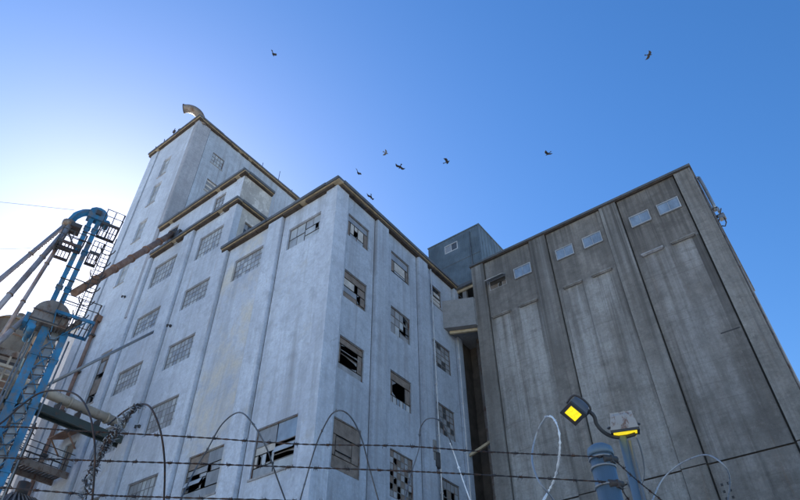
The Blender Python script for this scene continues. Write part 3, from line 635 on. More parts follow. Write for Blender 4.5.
# ------------------------------------------------------------------ link between mill and silo
lk = thing('link_bridge', 'grey concrete passage bridging the gap between mill and silo', 'bridge', (-15.7, 27.4, 23.7))
bm = new()
pts = [(XB-.2, 26.72), (-14.8, 27.62), (-14.8, 30), (XB-.2, 30)]
vb = [bm.verts.new((x, y, 23.62)) for x, y in pts]; vt = [bm.verts.new((x, y, 25.72)) for x, y in pts]
bm.faces.new(vb[::-1]); bm.faces.new(vt)
for i in range(4): bm.faces.new((vb[i], vb[(i+1)%4], vt[(i+1)%4], vt[i]))
obj('passage', bm, 'link', lk)
bm = new(); bar(bm, (XB, 27.3, 23.5), (-14.8, 28.1, 23.5), .16, .18); obj('beam', bm, 'strip', lk)
bm = new(); bx(bm, XB-.05, -14.9, 28.42, 31, 27.55, 27.8); bx(bm, XB-.05, -14.9, 28.36, 28.42, 27.6, 27.86); obj('roof', bm, 'fascia', lk)
bm = new(); bx(bm, XB, -14.92, 28.5, 28.6, 27.35, 27.55); obj('trim_strip', bm, 'strip', lk)
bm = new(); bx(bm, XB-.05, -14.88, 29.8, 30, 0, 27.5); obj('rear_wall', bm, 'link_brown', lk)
bm = new(); bx(bm, XB-.25, XB-.06, 28.57, 30, 0, 27.54); obj('sun_block_wall', bm, 'link_brown', lk)  # added wall, blocks sun leaking into the gap from behind the mill
bm = new(); bx(bm, -16.1, -15.8, 28.6, 28.8, 25.75, 27.5); obj('mullion', bm, 'link', lk)
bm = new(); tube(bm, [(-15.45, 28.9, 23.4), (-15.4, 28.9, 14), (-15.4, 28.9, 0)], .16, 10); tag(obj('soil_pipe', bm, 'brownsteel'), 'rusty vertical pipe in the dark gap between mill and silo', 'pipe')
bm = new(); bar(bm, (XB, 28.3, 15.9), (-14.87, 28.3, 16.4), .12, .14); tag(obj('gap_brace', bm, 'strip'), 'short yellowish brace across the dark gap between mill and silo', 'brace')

# ------------------------------------------------------------------ penthouse
pent = thing('roof_penthouse', 'blue grey clad box with one small window above the mill roof', 'building', (-19.6, 37, 27.8))
FP = Face('y', 34.0)
ph = [(-20.5, -19.17, 37.0, 37.9)]
bm = new(); wall_holes(bm, FP, -22.2, -16.98, 26, 38.55, 0, ph, .2); obj('wall', bm, 'pent', pent)
for k in range(26):
    u = -22.15+k*.2
    if u+.05 > -20.65 and u < -19.02:
        segs = ((26, 36.9), (38.0, 38.5))
    else: segs = ((26, 38.5),)
    for z0, z1 in segs:
        bm = new(); fbox(bm, FP, u, u+.05, -.02, .0, z0, z1); obj('cladding_rib', bm, 'pent', pent)
bm = new(); quad(bm, (-16.98, 34, 26), (-16.98, 41, 26), (-16.98, 41, 38.55), (-16.98, 34, 38.55)); quad(bm, (-22.2, 34, 26), (-22.2, 41, 26), (-22.2, 41, 38.55), (-22.2, 34, 38.55)); quad(bm, (-22.2, 41, 26), (-16.98, 41, 26), (-16.98, 41, 38.55), (-22.2, 41, 38.55)); obj('wall', bm, 'pent', pent)
bm = new(); bx(bm, -22.26, -16.92, 33.95, 41.05, 38.55, 38.66); obj('roof', bm, 'pent', pent)
for z in (29.5, 32.5, 35.5):
    bm = new(); fbox(bm, FP, -22.2, -16.98, -.028, -.021, z, z+.06); obj('lap_seam', bm, 'fascia', pent)
for k in range(12):
    bm = new(); y = 34.3+k*.55; bx(bm, -16.98, -16.96, y, y+.06, 26, 38.5); obj('cladding_rib', bm, 'pent', pent)
bm = new(); bx(bm, -17.05, -16.93, 33.9, 34.06, 26, 38.5); obj('corner_flashing', bm, 'pent', pent)
bm = new(); tube(bm, [(-17.9, 33.9, 38.2), (-17.9, 33.9, 27)], .04, 8); obj('downpipe', bm, 'fascia', pent)
window(pent, FP, *ph[0], [(0, .5, 0, 1, 'm'), (.5, 1, 0, 1, 'd')], d=.02, fmat='frame_pale', edge=.09, bar_w=.06, sill=False)
bm = new(); bx(bm, -34, -15.2, 33.2, 42, 0, 26.0); obj('base', bm, 'paint_side', pent)

# ------------------------------------------------------------------ pale building behind the elevator
pb = thing('pale_side_building', 'low pale plastered building seen behind the blue elevator legs', 'building', (-50, 25, 0))
bm = new(); bx(bm, -62, -43.1, 19.5, 32, 0, 34.6); obj('wall', bm, 'pale_wall', pb)
for x in (-44.1, -46.2):
    bm = new(); bx(bm, x-.35, x+.35, 19.2, 19.5, 0, 34.2); obj('pilaster', bm, 'paint', pb)
bm = new(); bx(bm, -62.2, -43.12, 19.1, 32.2, 34.6, 34.9); obj('roof', bm, 'roof', pb)

# ------------------------------------------------------------------ pipes and access steel between wall and elevator
rs = thing('rusty_spout', 'long rusty brown spout sloping from the stepped block roof to the blue elevator', 'spout', (-28.6, 10, 21.4))
a, b = Vector((-33.0, 16.1, 33.0)), Vector((-28.5, 9.95, 21.5))
bm = new(); tube(bm, [a, b], .21, 14); obj('pipe', bm, 'rust', rs)
for k in range(1, 6):
    c = a.lerp(b, k/6); d = (b-a).normalized(); bm = new(); tube(bm, [c-d*.05, c+d*.05], .27, 14); obj('flange', bm, 'rust', rs)
bm = new(); tube(bm, [a+(a-b).normalized()*1.3, a], .26, 14); bx(bm, -33.5, -32.2, 16.2, 17, 32.55, 33.2); obj('inlet', bm, 'darksteel', rs)
bm = new(); tube(bm, [(-40.0, YA-.12, 28.4), (-40.0, YA-.12, 0)], .13, 10)
dp = thing('drain_pipe', 'dark rusty drain pipe running down the tower wall', 'pipe', (-40, YA, 0)); obj('pipe', bm, 'rust', dp)
for z in range(3, 28, 3):
    bm = new(); bx(bm, -40.2, -39.8, YA-.28, YA+.09, z, z+.14); obj('clip', bm, 'darksteel', dp)
bm = new(); bx(bm, -40.2, -39.8, YA-.35, YA+.1, 28.3, 28.8); obj('hopper', bm, 'rust', dp)
cv = thing('conveyor_tube', 'tan conveyor tube on a dark truss from the wall to the blue elevator', 'conveyor', (-31.4, 13, 17))
bm = new(); tube(bm, [(-31.4, 16.5, 17.5), (-31.4, 8.6, 17.5)], .26, 16); obj('tube', bm, 'tan', cv)
for y in (15.2, 13.0, 10.8):
    bm = new(); tube(bm, [(-31.4, y-.06, 17.5), (-31.4, y+.06, 17.5)], .31, 16); obj('flange', bm, 'tan', cv)
bm = new(); bx(bm, -31.75, -31.65, 8.4, 16.5, 16.35, 16.75); bx(bm, -31.15, -31.05, 8.4, 16.5, 16.35, 16.75); bx(bm, -31.65, -31.15, 8.4, 16.5, 16.5, 16.56); obj('beam', bm, 'greenish', cv)
for k in range(7):
    y = 9+k*1.15; bm = new(); bx(bm, -31.7, -31.1, y, y+.08, 16.75, 17.2); obj('saddle', bm, 'darksteel', cv)
bm = new(); tube(bm, [(-31.55, 16.45, 24.0), (-31.55, 11.6, 17.9)], .085, 8); st = obj('stay_strut', bm, 'galv'); tag(st, 'thin grey stay sloping from a window down to the tan conveyor', 'strut')
# awning over the tower door
aw = thing('door_awning', 'small rusty sheet awning over the tower door', 'awning', (-37.4, YA, 18.4))
bm = new(); v = [bm.verts.new(p) for p in ((-38.5, YA+.05, 18.75), (-36.3, YA+.05, 18.75), (-36.3, YA-.9, 18.4), (-38.5, YA-.9, 18.4), (-38.5, YA+.05, 18.82), (-36.3, YA+.05, 18.82), (-36.3, YA-.9, 18.47), (-38.5, YA-.9, 18.47))]
for f in ((0,3,2,1),(4,5,6,7),(0,1,5,4),(1,2,6,5),(2,3,7,6),(3,0,4,7)): bm.faces.new([v[i] for i in f])
obj('sheet', bm, 'rust', aw)
for x in (-38.3, -36.5):
    bm = new(); bar(bm, (x, YA-.75, 18.42), (x, YA+.05, 17.6), .07); obj('bracket', bm, 'rust', aw)
# walkway from the door
wk = thing('access_walkway', 'brown steel walkway with thin railings leading out from the tower door', 'walkway', (-37, 13.5, 16))
bm = new(); bx(bm, -37.7, -37.6, 10.2, YA, 15.65, 16.0); bx(bm, -36.1, -36.0, 10.2, YA, 15.65, 16.0); obj('beam', bm, 'brownsteel', wk)
for k in range(30):
    y = 10.25+k*.205; bm = new(); bx(bm, -37.6, -36.1, y, y+.14, 15.93, 15.98); obj('deck_slat', bm, 'darksteel', wk)
for x in (-37.65, -36.05):
    for z in (16.35, 16.7, 17.05):
        bm = new(); tube(bm, [(x, 10.2, z), (x, YA, z)], .025, 6); obj('rail', bm, 'darksteel', wk)
    for k in range(5):
        y = 10.3+k*1.4; bm = new(); bx(bm, x-.03, x+.03, y, y+.06, 16.0, 17.08); obj('rail_post', bm, 'darksteel', wk)
def cage_ladder(name, label, x, y, z0, z1, w=.45, ang=0., extra=None):
    t = thing(name, label, 'ladder', (x, y, z0))
    ca, sa = math.cos(ang), math.sin(ang)
    P = lambda u, v, z: (x+u*ca-v*sa, y+u*sa+v*ca, z)
    for s in (-1, 1):
        bm = new(); bar(bm, P(s*w/2, 0, z0), P(s*w/2, 0, z1), .06); obj('stile', bm, 'darksteel', t)
    n = int((z1-z0)/.3)
    for k in range(n):
        bm = new(); bar(bm, P(-w/2, 0, z0+.2+k*.3), P(w/2, 0, z0+.2+k*.3), .035); obj('rung', bm, 'darksteel', t)
    k = z0+1.2
    while k < z1:
        bm = new(); tube(bm, [P(.4*math.cos(q*math.pi/10)*1.0, -.75*math.sin(q*math.pi/10), k) for q in range(11)], .028, 6); obj('cage_hoop', bm, 'darksteel', t); k += .95
    for q in (2, 5, 8):
        bm = new(); bar(bm, P(.4*math.cos(q*math.pi/10), -.75*math.sin(q*math.pi/10), z0+1.2), P(.4*math.cos(q*math.pi/10), -.75*math.sin(q*math.pi/10), z1), .03); obj('cage_bar', bm, 'darksteel', t)
    return t
cage_ladder('caged_ladder', 'dark caged ladder hanging below the brown walkway', -34.9, 12.9, 6, 17.4, .5, .9)
# dark hopper roof at the bottom left
hp = thing('hopper_roof', 'dark slatted steel hopper roof under the walkway', 'roof', (-31.5, 12.4, 10))
bm = new(); v = [bm.verts.new(p) for p in ((-34.5, 11, 10.9), (-28.8, 11, 10.9), (-28.8, 14, 10.9), (-34.5, 14, 10.9), (-32.6, 12.0, 12.35), (-31.0, 12.0, 12.35), (-31.0, 13, 12.35), (-32.6, 13, 12.35))]
for f in ((4,5,6,7),(0,1,5,4),(1,2,6,5),(2,3,7,6),(3,0,4,7),(0,3,2,1)): bm.faces.new([v[i] for i in f])
obj('sheet', bm, 'darksteel', hp)
for k in range(8):
    t_ = (k+.5)/8; bm = new(); bar(bm, (-34.5+5.7*t_, 10.97, 10.96), (-32.6+1.6*t_, 11.97, 12.41), .08); obj('slat', bm, 'brownsteel', hp)
    bm = new(); bar(bm, (-28.77, 11+3*t_, 10.96), (-30.97, 12+1*t_, 12.41), .08); obj('slat', bm, 'brownsteel', hp)
bm = new(); tube(bm, [(-31.3, 12.4, 12.35), (-31.3, 12.4, 13.05)], .28, 12); obj('vent', bm, 'darksteel', hp)
for x, y in ((-34.3, 10.9), (-29, 10.9), (-29, 13.8), (-34.3, 13.8)):
    bm = new(); bx(bm, x-.12, x+.12, y-.12, y+.12, 0, 10.9); obj('leg', bm, 'darksteel', hp)

# ------------------------------------------------------------------ blue bucket elevator (local u right, v away, z up)
EL = thing('bucket_elevator', 'tall blue twin leg bucket elevator with platforms beside the tower', 'elevator', (-28.5, 9.37, 0), rz=math.atan2(.95, .312))
def ep(name, bm, mat, parent=EL):
    return obj(name, bm, mat, parent, (0, 0, 0))
for u in (-.2, .2):
    bm = new(); bx(bm, u-.125, u+.125, -.14, .14, 19.4, 26.5); c = ep('casing', bm, 'blue')
    for z in (21.4, 23.95, 25.6):
        bm = new(); bx(bm, u-.17, u+.17, -.19, .19, z, z+.08); obj('flange', bm, 'blue', c, (0, 0, 0))
# head: rounded housing
bm = new(); n = 6; ringA = []; ringB = []
for k in range(n+1):
    a = math.pi*k/n; ringA.append(bm.verts.new((.02+.5*math.cos(a), -.26, 26.7+.46*math.sin(a)))); ringB.append(bm.verts.new((.02+.5*math.cos(a), .26, 26.7+.46*math.sin(a))))
for k in range(n): bm.faces.new((ringA[k], ringA[k+1], ringB[k+1], ringB[k]))
bm.faces.new(ringA[::-1]); bm.faces.new(ringB)
bx(bm, -.46, .5, -.255, .255, 26.3, 26.698)
hd = ep('head', bm, 'blue')
bm = new(); tube(bm, [(.02, -.4, 26.72), (.02, .4, 26.72)], .1, 10); bx(bm, -.12, .16, -.38, -.27, 26.58, 26.88); obj('bearing', bm, 'darksteel', hd, (0, 0, 0))
bm = new(); tube(bm, [(.62, -.3, 26.3), (.62, .3, 26.3)], .15, 10); obj('motor', bm, 'blue', hd, (0, 0, 0))
bm = new(); tube(bm, smooth_path([(-.3, 0, 26.8), (-.65, 0, 26.6), (-.95, 0, 26.2), (-1.1, 0, 25.6)], 4), [.25]*5+[.23]*4+[.2]*4, 4); ep('chute', bm, 'blue')
bm = new(); lathe(bm, [(.2, .0), (.34, .1), (.36, .34), (.22, .45)], (-1.1, 0, 25.2), 14); ep('distributor', bm, 'brownsteel')
bm = new(); bx(bm, -1.0, -.45, -.4, .4, 25.15, 25.4); bar(bm, (-1.0, .3, 25.2), (-.3, .3, 24.2), .07); ep('chute_bracket', bm, 'darksteel')
# spouts
for k, (pa, pb_, r) in enumerate((((-1.2, 0, 25.4), (-4.6, .1, 15.0), .125), ((-1.0, -.15, 25.4), (-3.0, -.3, 14.6), .135), ((-1.02, .15, 25.2), (-1.75, .5, 15.2), .1), ((-.85, -.1, 19.4), (-2.3, .2, 15.4), .13))):
    pa = Vector(pa); pb_ = Vector(pb_); d = (pb_-pa).normalized()
    bm = new(); tube(bm, [pa, pb_], r, 14); s = ep('spout', bm, 'spout')
    for q in (.25, .5, .75):
        c = pa.lerp(pb_, q); bm = new(); tube(bm, [c-d*.03, c+d*.03], r+.03, 14); obj('flange', bm, 'brownsteel', s, (0, 0, 0))
# platforms
def platform(u0, u1, v0, v1, z, mat='darksteel', gap=.16, rails=True, edge='darksteel', rail_h=1.0, nslat=None):
    bm = new()
    for a, b, c, d in ((u0, u1, v0, v0+.08), (u0, u1, v1-.08, v1), (u0, u0+.08, v0+.08, v1-.08), (u1-.08, u1, v0+.08, v1-.08)): bx(bm, a, b, c, d, z-.16, z)
    pl = ep('platform', bm, edge)
    u = u0+.1
    while u < u1-.12:
        bm = new(); bx(bm, u, u+.05, v0+.08, v1-.08, z-.08, z-.03); obj('grating_bar', bm, mat, pl, (0, 0, 0)); u += gap
    if rails:
        for (a, c) in ((u0+.04, v0+.04), (u1-.04, v0+.04), (u1-.04, v1-.04), (u0+.04, v1-.04), ((u0+u1)/2, v0+.04), ((u0+u1)/2, v1-.04)):
            bm = new(); bx(bm, a-.025, a+.025, c-.025, c+.025, z, z+rail_h); obj('rail_post', bm, mat, pl, (0, 0, 0))
        for zz in (z+rail_h*.5, z+rail_h):
            bm = new()
            for p, q in (((u0, v0), (u1, v0)), ((u1, v0), (u1, v1)), ((u1, v1), (u0, v1))): tube(bm, [(p[0], p[1], zz), (q[0], q[1], zz)], .025, 6)
            obj('rail', bm, mat, pl, (0, 0, 0))
    return pl
platform(.35, 1.35, -.7, .7, 25.95, rail_h=.95)
platform(-1.25, .0, -.8, -.22, 23.75, rails=True, rail_h=.75)
platform(-1.25, -.4, -.14, .8, 23.74, rails=False)
platform(.38, .95, -.6, .6, 23.85, rails=True, rail_h=.7)
platform(.1, 1.95, -.9, .9, 19.6, edge='blue', mat='darksteel', gap=.22)
# drive housing under the casings
bm = new(); ra, rb = [], []
for k in range(13):
    a = math.pi*k/12; ra.append(bm.verts.new((.02+.82*math.cos(a), -.5, 19.45+.85*math.sin(a)))); rb.append(bm.verts.new((.02+.82*math.cos(a), .5, 19.45+.85*math.sin(a))))
for k in range(12): bm.faces.new((ra[k], ra[k+1], rb[k+1], rb[k]))
bm.faces.new(ra[::-1]); bm.faces.new(rb)
bx(bm, -.8, .84, -.495, .495, 18.95, 19.449); dh = ep('drive_housing', bm, 'brownsteel')
bm = new(); bx(bm, -1.0, -.805, -.45, .45, 18.75, 19.3); bx(bm, -.78, -.45, -.42, .42, 18.6, 18.945); obj('side_door', bm, 'blue', dh, (0, 0, 0))
bm = new(); tube(bm, [(-.55, -.7, 18.5), (-.55, .7, 18.5)], .17, 10); obj('motor', bm, 'blue', dh, (0, 0, 0))
bm = new()
for z in (19.0, 19.5): bx(bm, -.83, .87, -.53, -.502, z, z+.07)
obj('rib', bm, 'darksteel', dh, (0, 0, 0))
# lower legs
for u, w in ((.02, .19), (.92, .16)):
    bm = new(); bx(bm, u-w, u+w, -.18, .18, 0, 18.94); c = ep('leg', bm, 'blue')
    for z in (3, 6, 9, 12, 14.9, 17.4):
        bm = new(); bx(bm, u-w-.04, u+w+.04, -.22, .22, z, z+.08); obj('flange', bm, 'blue', c, (0, 0, 0))
bm = new(); bx(bm, .36, .68, .0, .22, 0, 18.9); ep('cable_tray', bm, 'galv')
for k in range(20):
    z = 9.2+k*.48; bm = new(); bar(bm, (.3, -.2, z), (.78, -.2, z+.12), .04); ep('lacing_bar', bm, 'darksteel')
for k in range(9):
    z = 9.4+k*1.05
    for v in (-.16, .16):
        bm = new(); bar(bm, (.2, v, z), (.77, v, z+.95), .045); ep('cross_brace', bm, 'blue')
        bm = new(); bar(bm, (.2, v*1.05, z+.95), (.77, v*1.05, z), .045); ep('cross_brace', bm, 'blue')
for u, v, r in ((-.34, .3, .05), (-.48, .3, .04), (1.22, .1, .04)):
    bm = new(); tube(bm, [(u, v, 6), (u, v, 18.7)], r, 8); ep('riser_pipe', bm, 'galv')
for k, z in enumerate((21.9, 22.7, 24.6, 25.2)):
    bm = new(); bar(bm, (-.35, -.17, z), (.35, -.17, z), .05); ep('casing_stay', bm, 'darksteel')
for z in (20.9, 22.3):
    bm = new(); bar(bm, (.2, .1, z), (1.02, .3, z+.1), .045); ep('ladder_stay', bm, 'darksteel')
for k in range(5):
    bm = new(); bar(bm, (.15+k*.36, -.9, 19.45), (.3+k*.12, -.2, 18.75), .05); ep('platform_knee', bm, 'blue' if k in (0, 4) else 'darksteel')
# ladder with cage up the right side
for s in (1.02, 1.42):
    bm = new(); bar(bm, (s, .3, 19.6), (s, .3, 25.9), .05); ep('ladder_stile', bm, 'darksteel')
for k in range(20):
    bm = new(); bar(bm, (1.02, .3, 19.8+k*.3), (1.42, .3, 19.8+k*.3), .03); ep('ladder_rung', bm, 'darksteel')
for k in range(6):
    z = 20.6+k*.9; bm = new(); tube(bm, [(1.22+.38*math.cos(q*math.pi/8), .3+.7*math.sin(q*math.pi/8), z) for q in range(9)], .03, 6); ep('cage_hoop', bm, 'darksteel')
for q in (2, 4, 6):
    bm = new(); bar(bm, (1.22+.38*math.cos(q*math.pi/8), .3+.7*math.sin(q*math.pi/8), 20.6), (1.22+.38*math.cos(q*math.pi/8), .3+.7*math.sin(q*math.pi/8), 25.2), .03); ep('cage_bar', bm, 'darksteel')

# ------------------------------------------------------------------ tan bins left of the elevator
rel = lambda u, v, z: Vector((-28.5+.312*u-.95*v, 9.37+.95*u+.312*v, z))
for k, (u, v, r, zt, lb) in enumerate(((-40.4, 11.6, 1.5, 26.0, 'stained tan round bin with a cone top nearest the blue elevator'), (-40.6, 8.2, 1.6, 25.6, 'stained tan round bin at the left edge beyond the spouts'), (-44.6, 14.4, 1.35, 28.3, 'farther stained tan bin behind the elevator legs'))):
    c = Vector((u, v, 0))
    t = thing('storage_bin', lb, 'bin', tuple(c), 'round storage bins')
    bm = new(); lathe(bm, [(r, 0), (r, zt-.9)], c, 28); obj('shell', bm, 'bin', t)
    bm = new(); lathe(bm, [(r+.08, zt-.9), (r*.75, zt-.45), (r*.3, zt), (.25, zt+.1), (.25, zt+.35)], c, 28); obj('cone_roof', bm, 'bin', t)
    for z in range(2, int(zt)-1, 2):
        bm = new(); lathe(bm, [(r+.04, z), (r+.04, z+.08)], c, 28); obj('hoop', bm, 'rust', t)
# catwalk in front of the bins
cw = thing('bin_catwalk', 'rusty railed catwalk in front of the tan bins at left edge', 'walkway', tuple(rel(-3, .8, 15)))
def cwp(name, a, b, w, h, mat):
    bm = new(); bar(bm, rel(*a), rel(*b), w, h); return obj(name, bm, mat, cw)
cwp('beam', (-7, .7, 17.55), (-.3, .7, 17.55), .2, .3, 'brownsteel'); cwp('beam', (-7, 1.7, 17.5), (-.3, 1.7, 17.5), .16, .28, 'darksteel')
cwp('beam', (-7, .7, 15.3), (-.3, .7, 15.3), .2, .34, 'spout'); cwp('beam', (-7, 1.7, 15.3), (-.3, 1.7, 15.3), .2, .34, 'brownsteel')
for k in range(14): cwp('deck_slat', (-6.9+k*.48, .8, 15.4), (-6.9+k*.48, 1.6, 15.4), .3, .05, 'darksteel')
for z in (15.8, 16.15, 16.5): cwp('rail', (-7, .65, z), (-.4, .65, z), .05, .05, 'tan')
for k in range(7): cwp('rail_post', (-3.4+k*.52, .65, 15.4), (-3.4+k*.52, .65, 17.5), .08, .08, 'tan')
for k in range(3): cwp('leg', (-6.5+k*2.6, 1.2, 0), (-6.5+k*2.6, 1.2, 15.2), .22, .22, 'spout')

cwp('pipe_run', (-6, .5, 16.9), (-.2, .5, 16.8), .14, .14, 'tan'); cwp('pipe_run', (-6, .45, 14.8), (-.2, .45, 14.6), .16, .16, 'galv')
for k in range(6): cwp('cross_brace', (-3.2+k*.6, 1.2, 12.4), (-2.6+k*.6, 1.2, 15.1), .09, .09, 'brownsteel')
cwp('beam', (-7, .7, 13.2), (-.3, .7, 13.2), .18, .28, 'brownsteel'); cwp('panel', (-6, 1.75, 16.2), (-.5, 1.75, 16.2), .06, 1.2, 'rust'); cwp('panel', (-6, 1.5, 14.1), (-.4, 1.5, 14.1), .06, 1.0, 'bin')

# thin power lines in the left sky
bm = new(); tube(bm, smooth_path([tuple(rel(-1.2, .1, 26.6)), (-40, 3, 30.5), (-60, -6, 37)], 10), .011, 5); tag(obj('power_line', bm, 'darksteel'), 'upper thin wire crossing the sky to the elevator head', 'wire')
bm = new(); tube(bm, smooth_path([tuple(rel(-1.2, .5, 24.2)), (-36, 6, 25.9), (-60, -4, 33)], 10), .009, 5); tag(obj('power_line', bm, 'darksteel'), 'lower thin wire crossing the sky left of the elevator', 'wire')

# ------------------------------------------------------------------ flood lights on a pole
fl = thing('floodlight_pole', 'grey pole carrying two yellow lensed floodlights in front of the silo', 'light pole', (-1.99, 6.86, 0))
bm = new(); tube(bm, [(-2.06, 6.9, 0), (-1.936, 6.804, 4.72)], .045, 12); obj('pole', bm, 'post', fl)
bm = new(); tube(bm, [(-1.96, 6.83, 0), (-1.87, 6.81, 4.66)], .018, 8); obj('conduit', bm, 'galv', fl)
bm = new(); tube(bm, smooth_path([(-2.235, 6.43, 5.03), (-2.165, 6.49, 5.0), (-2.115, 6.54, 4.93), (-2.12, 6.58, 4.85), (-2.09, 6.64, 4.775), (-2.03, 6.73, 4.73), (-1.93, 6.8, 4.715), (-1.8, 6.86, 4.74)], 5), .022, 10); obj('bracket_arm', bm, 'darksteel', fl)
bm = new(); tube(bm, smooth_path([(-1.783, 6.801, 4.689), (-1.802, 6.919, 4.573), (-1.867, 7.06, 4.407), (-1.971, 7.142, 4.266), (-2.06, 7.13, 4.2), (-2.04, 6.9, 4.28)], 5), .011, 6); obj('cable', bm, 'galv', fl)
def floodlight(name, c, fwd, up, w, h, dep, body, lf, ys=-1):
    fwd = Vector(fwd).normalized(); up = Vector(up); up = (up-fwd*up.dot(fwd)).normalized(); s = fwd.cross(up)
    mtx = Matrix(((s.x, up.x, fwd.x), (s.y, up.y, fwd.y), (s.z, up.z, fwd.z)))
    W = lambda a, b, d: Vector(c)+mtx@Vector((a, b, d))
    def prism(bm, secs):
        rs = [[bm.verts.new(W(a, b, d)) for a, b in ((-x, -y0), (x, -y0), (x, y1), (-x, y1))] for (x, y0, y1, d) in secs]
        for i in range(len(rs)-1):
            for k in range(4): bm.faces.new((rs[i][k], rs[i][(k+1)%4], rs[i+1][(k+1)%4], rs[i+1][k]))
        bm.faces.new(rs[0][::-1]); bm.faces.new(rs[-1])
    bm = new(); prism(bm, [(w*.3, h*.3, h*.32, -dep), (w*.4, h*.4, h*.42, -dep*.85), (w*.47, h*.47, h*.48, -dep*.4), (w*.5, h*.5, h*.5, -dep*.05)]); b = obj(name, bm, body, fl)
    b['base'] = (0, 0, 0)
    bm = new()
    for x0, x1, y0, y1 in ((-.5, .5, lf, .5), (-.5, .5, -.5, -lf), (-.5, -lf, -lf, lf), (lf, .5, -lf, lf)):
        vs = []
        for d in (-dep*.05+.001, .02):
            for a, bb in ((x0, y0), (x1, y0), (x1, y1), (x0, y1)): vs.append(bm.verts.new(W(a*w*1.04, bb*h*1.04, d)))
        for f in ((3,2,1,0),(4,5,6,7),(0,1,5,4),(1,2,6,5),(2,3,7,6),(3,0,4,7)): bm.faces.new([vs[i] for i in f])
    obj('bezel', bm, 'darksteel', b)
    bm = new(); prism(bm, [(w*(lf+.01), h*(lf+.01), h*(lf+.01), 0.0), (w*(lf+.01), h*(lf+.01), h*(lf+.01), .008)]); obj('lens', bm, 'lens', b)
    for k in range(4):
        y = -.3+.2*k; bm = new(); prism(bm, [(w*.4, -h*(y-.03), h*(y+.03), -dep*1.06), (w*.44, -h*(y-.03), h*(y+.03), -dep*.4)]); obj('fin', bm, body, b)
    # yoke
    bm = new()
    tube(bm, smooth_path([W(-w*.55, 0, -dep*.3), W(-w*.55, ys*h*.55, -dep*.5), W(0, ys*h*.68, -dep*.6), W(w*.55, ys*h*.55, -dep*.5), W(w*.55, 0, -dep*.3)], 4), .012, 6); obj('yoke', bm, 'darksteel', b)
    return b
floodlight('floodlight', (-2.27, 6.33, 4.93), (-.22, -.59, -.74), (.82, -.03, .57), .215, .215, .2, 'lampbody', .33, 1)
floodlight('floodlight', (-1.885, 6.79, 4.765), (-.06, .14, -1), (.3, -.95, 0), .3, .2, .2, 'lamppale', .42)

# ------------------------------------------------------------------ fence post, barbed wire, razor wire (a couple of metres from the lens)
po = thing('fence_post', 'blue grey round steel fence post with wire clamps in front of the silo', 'post', (-.745, 2.24, 0))
bm = new(); tube(bm, [(-.745, 2.24, 0), (-.735, 2.245, 2.585)], .043, 20); obj('shaft', bm, 'post', po)
bm = new(); lathe(bm, [(.047, 0), (.049, .012), (.046, .03), (.03, .042), (.008, .047)], (-.735, 2.245, 2.58), 20); obj('cap', bm, 'post', po)
for z in (2.565, 2.53, 2.46):
    bm = new(); lathe(bm, [(.046, 0), (.048, .004), (.046, .009)], (-.736, 2.244, z), 20); obj('band', bm, 'galv', po)
for z in (2.555, 2.462):
    bm = new(); c = (-.695, 2.235, z); tube(bm, [(c[0]-.02, c[1]-.03, z), (c[0]+.012, c[1]+.02, z+.004)], [.014, .011], 8); bx(bm, c[0]-.02, c[0]+.008, c[1]-.012, c[1]+.014, z-.014, z+.014); obj('clamp', bm, 'darksteel', po)
def barbed(label, pts, seed):
    r = random.Random(seed); P = smooth_path(pts, 10)
    t = thing('barbed_wire', label, 'wire', tuple(P[0]), 'barbed wire strands')
    for ph in (0, math.pi):
        bm = new(); Q = []; s = 0
        fine = []
        for a, b in zip(P, P[1:]):
            for k in range(3): fine.append(a.lerp(b, k/3))
        fine.append(P[-1])
        for i, p in enumerate(fine):
            tt = (fine[min(i+1, len(fine)-1)]-fine[max(i-1, 0)]).normalized(); sd = tt.cross(Vector((0, 0, 1))).normalized(); uu = sd.cross(tt)
            Q.append(p+sd*.0017*math.cos(i*1.2+ph)+uu*.0017*math.sin(i*1.2+ph))
        tube(bm, Q, .0016, 5); obj('wire', bm, 'barb', t)
    # barbs: knots of wound wire with four points
    d = 0; nxt = .05
    for a, b in zip(P, P[1:]):
        L = (b-a).length
        while nxt < d+L:
            p = a.lerp(b, (nxt-d)/L); tt = (b-a).normalized()
            bm = new(); tube(bm, [p-tt*.006, p+tt*.006], .0044, 7)
            for k in range(4):
                v = Vector((r.uniform(-1, 1), r.uniform(-1, 1), r.uniform(-1, 1))); v = (v-tt*v.dot(tt)).normalized()+tt*r.uniform(-.4, .4)
                o = p+tt*(.005*(k-1.5)); tube(bm, [o, o+v*r.uniform(.009, .014)], [.0014, .0005], 4)
            obj('barb', bm, 'barb', t); nxt += r.uniform(.085, .115)
        d += L
S1 = [(-2.95,.119,2.585),(-2.379,0.665,2.580),(-2.239,0.799,2.585),(-2.138,0.896,2.582),(-2.028,1.001,2.580),(-1.798,1.221,2.578),(-1.544,1.464,2.571),(-1.283,1.713,2.582),(-1.082,1.906,2.576),(-0.926,2.054,2.575),(-0.7,2.22,2.560)]
S2 = [(-2.95,.119,2.474),(-2.345,0.698,2.474),(-2.139,0.895,2.477),(-2.011,1.017,2.479),(-1.784,1.234,2.483),(-1.537,1.470,2.486),(-1.283,1.713,2.489),(-1.087,1.900,2.488),(-0.7,2.22,2.466)]
S3 = [(-2.95,.119,2.38),(-2.313,0.728,2.377),(-2.225,0.813,2.377),(-1.997,1.031,2.365),(-1.855,1.167,2.366),(-1.529,1.478,2.371),(-1.234,1.760,2.373),(-0.74,2.2,2.364)]
barbed('top strand of barbed wire left of the fence post', S1, 1)
barbed('second strand of barbed wire left of the fence post', S2, 2)
barbed('lowest strand of barbed wire at the bottom left corner', S3, 3)
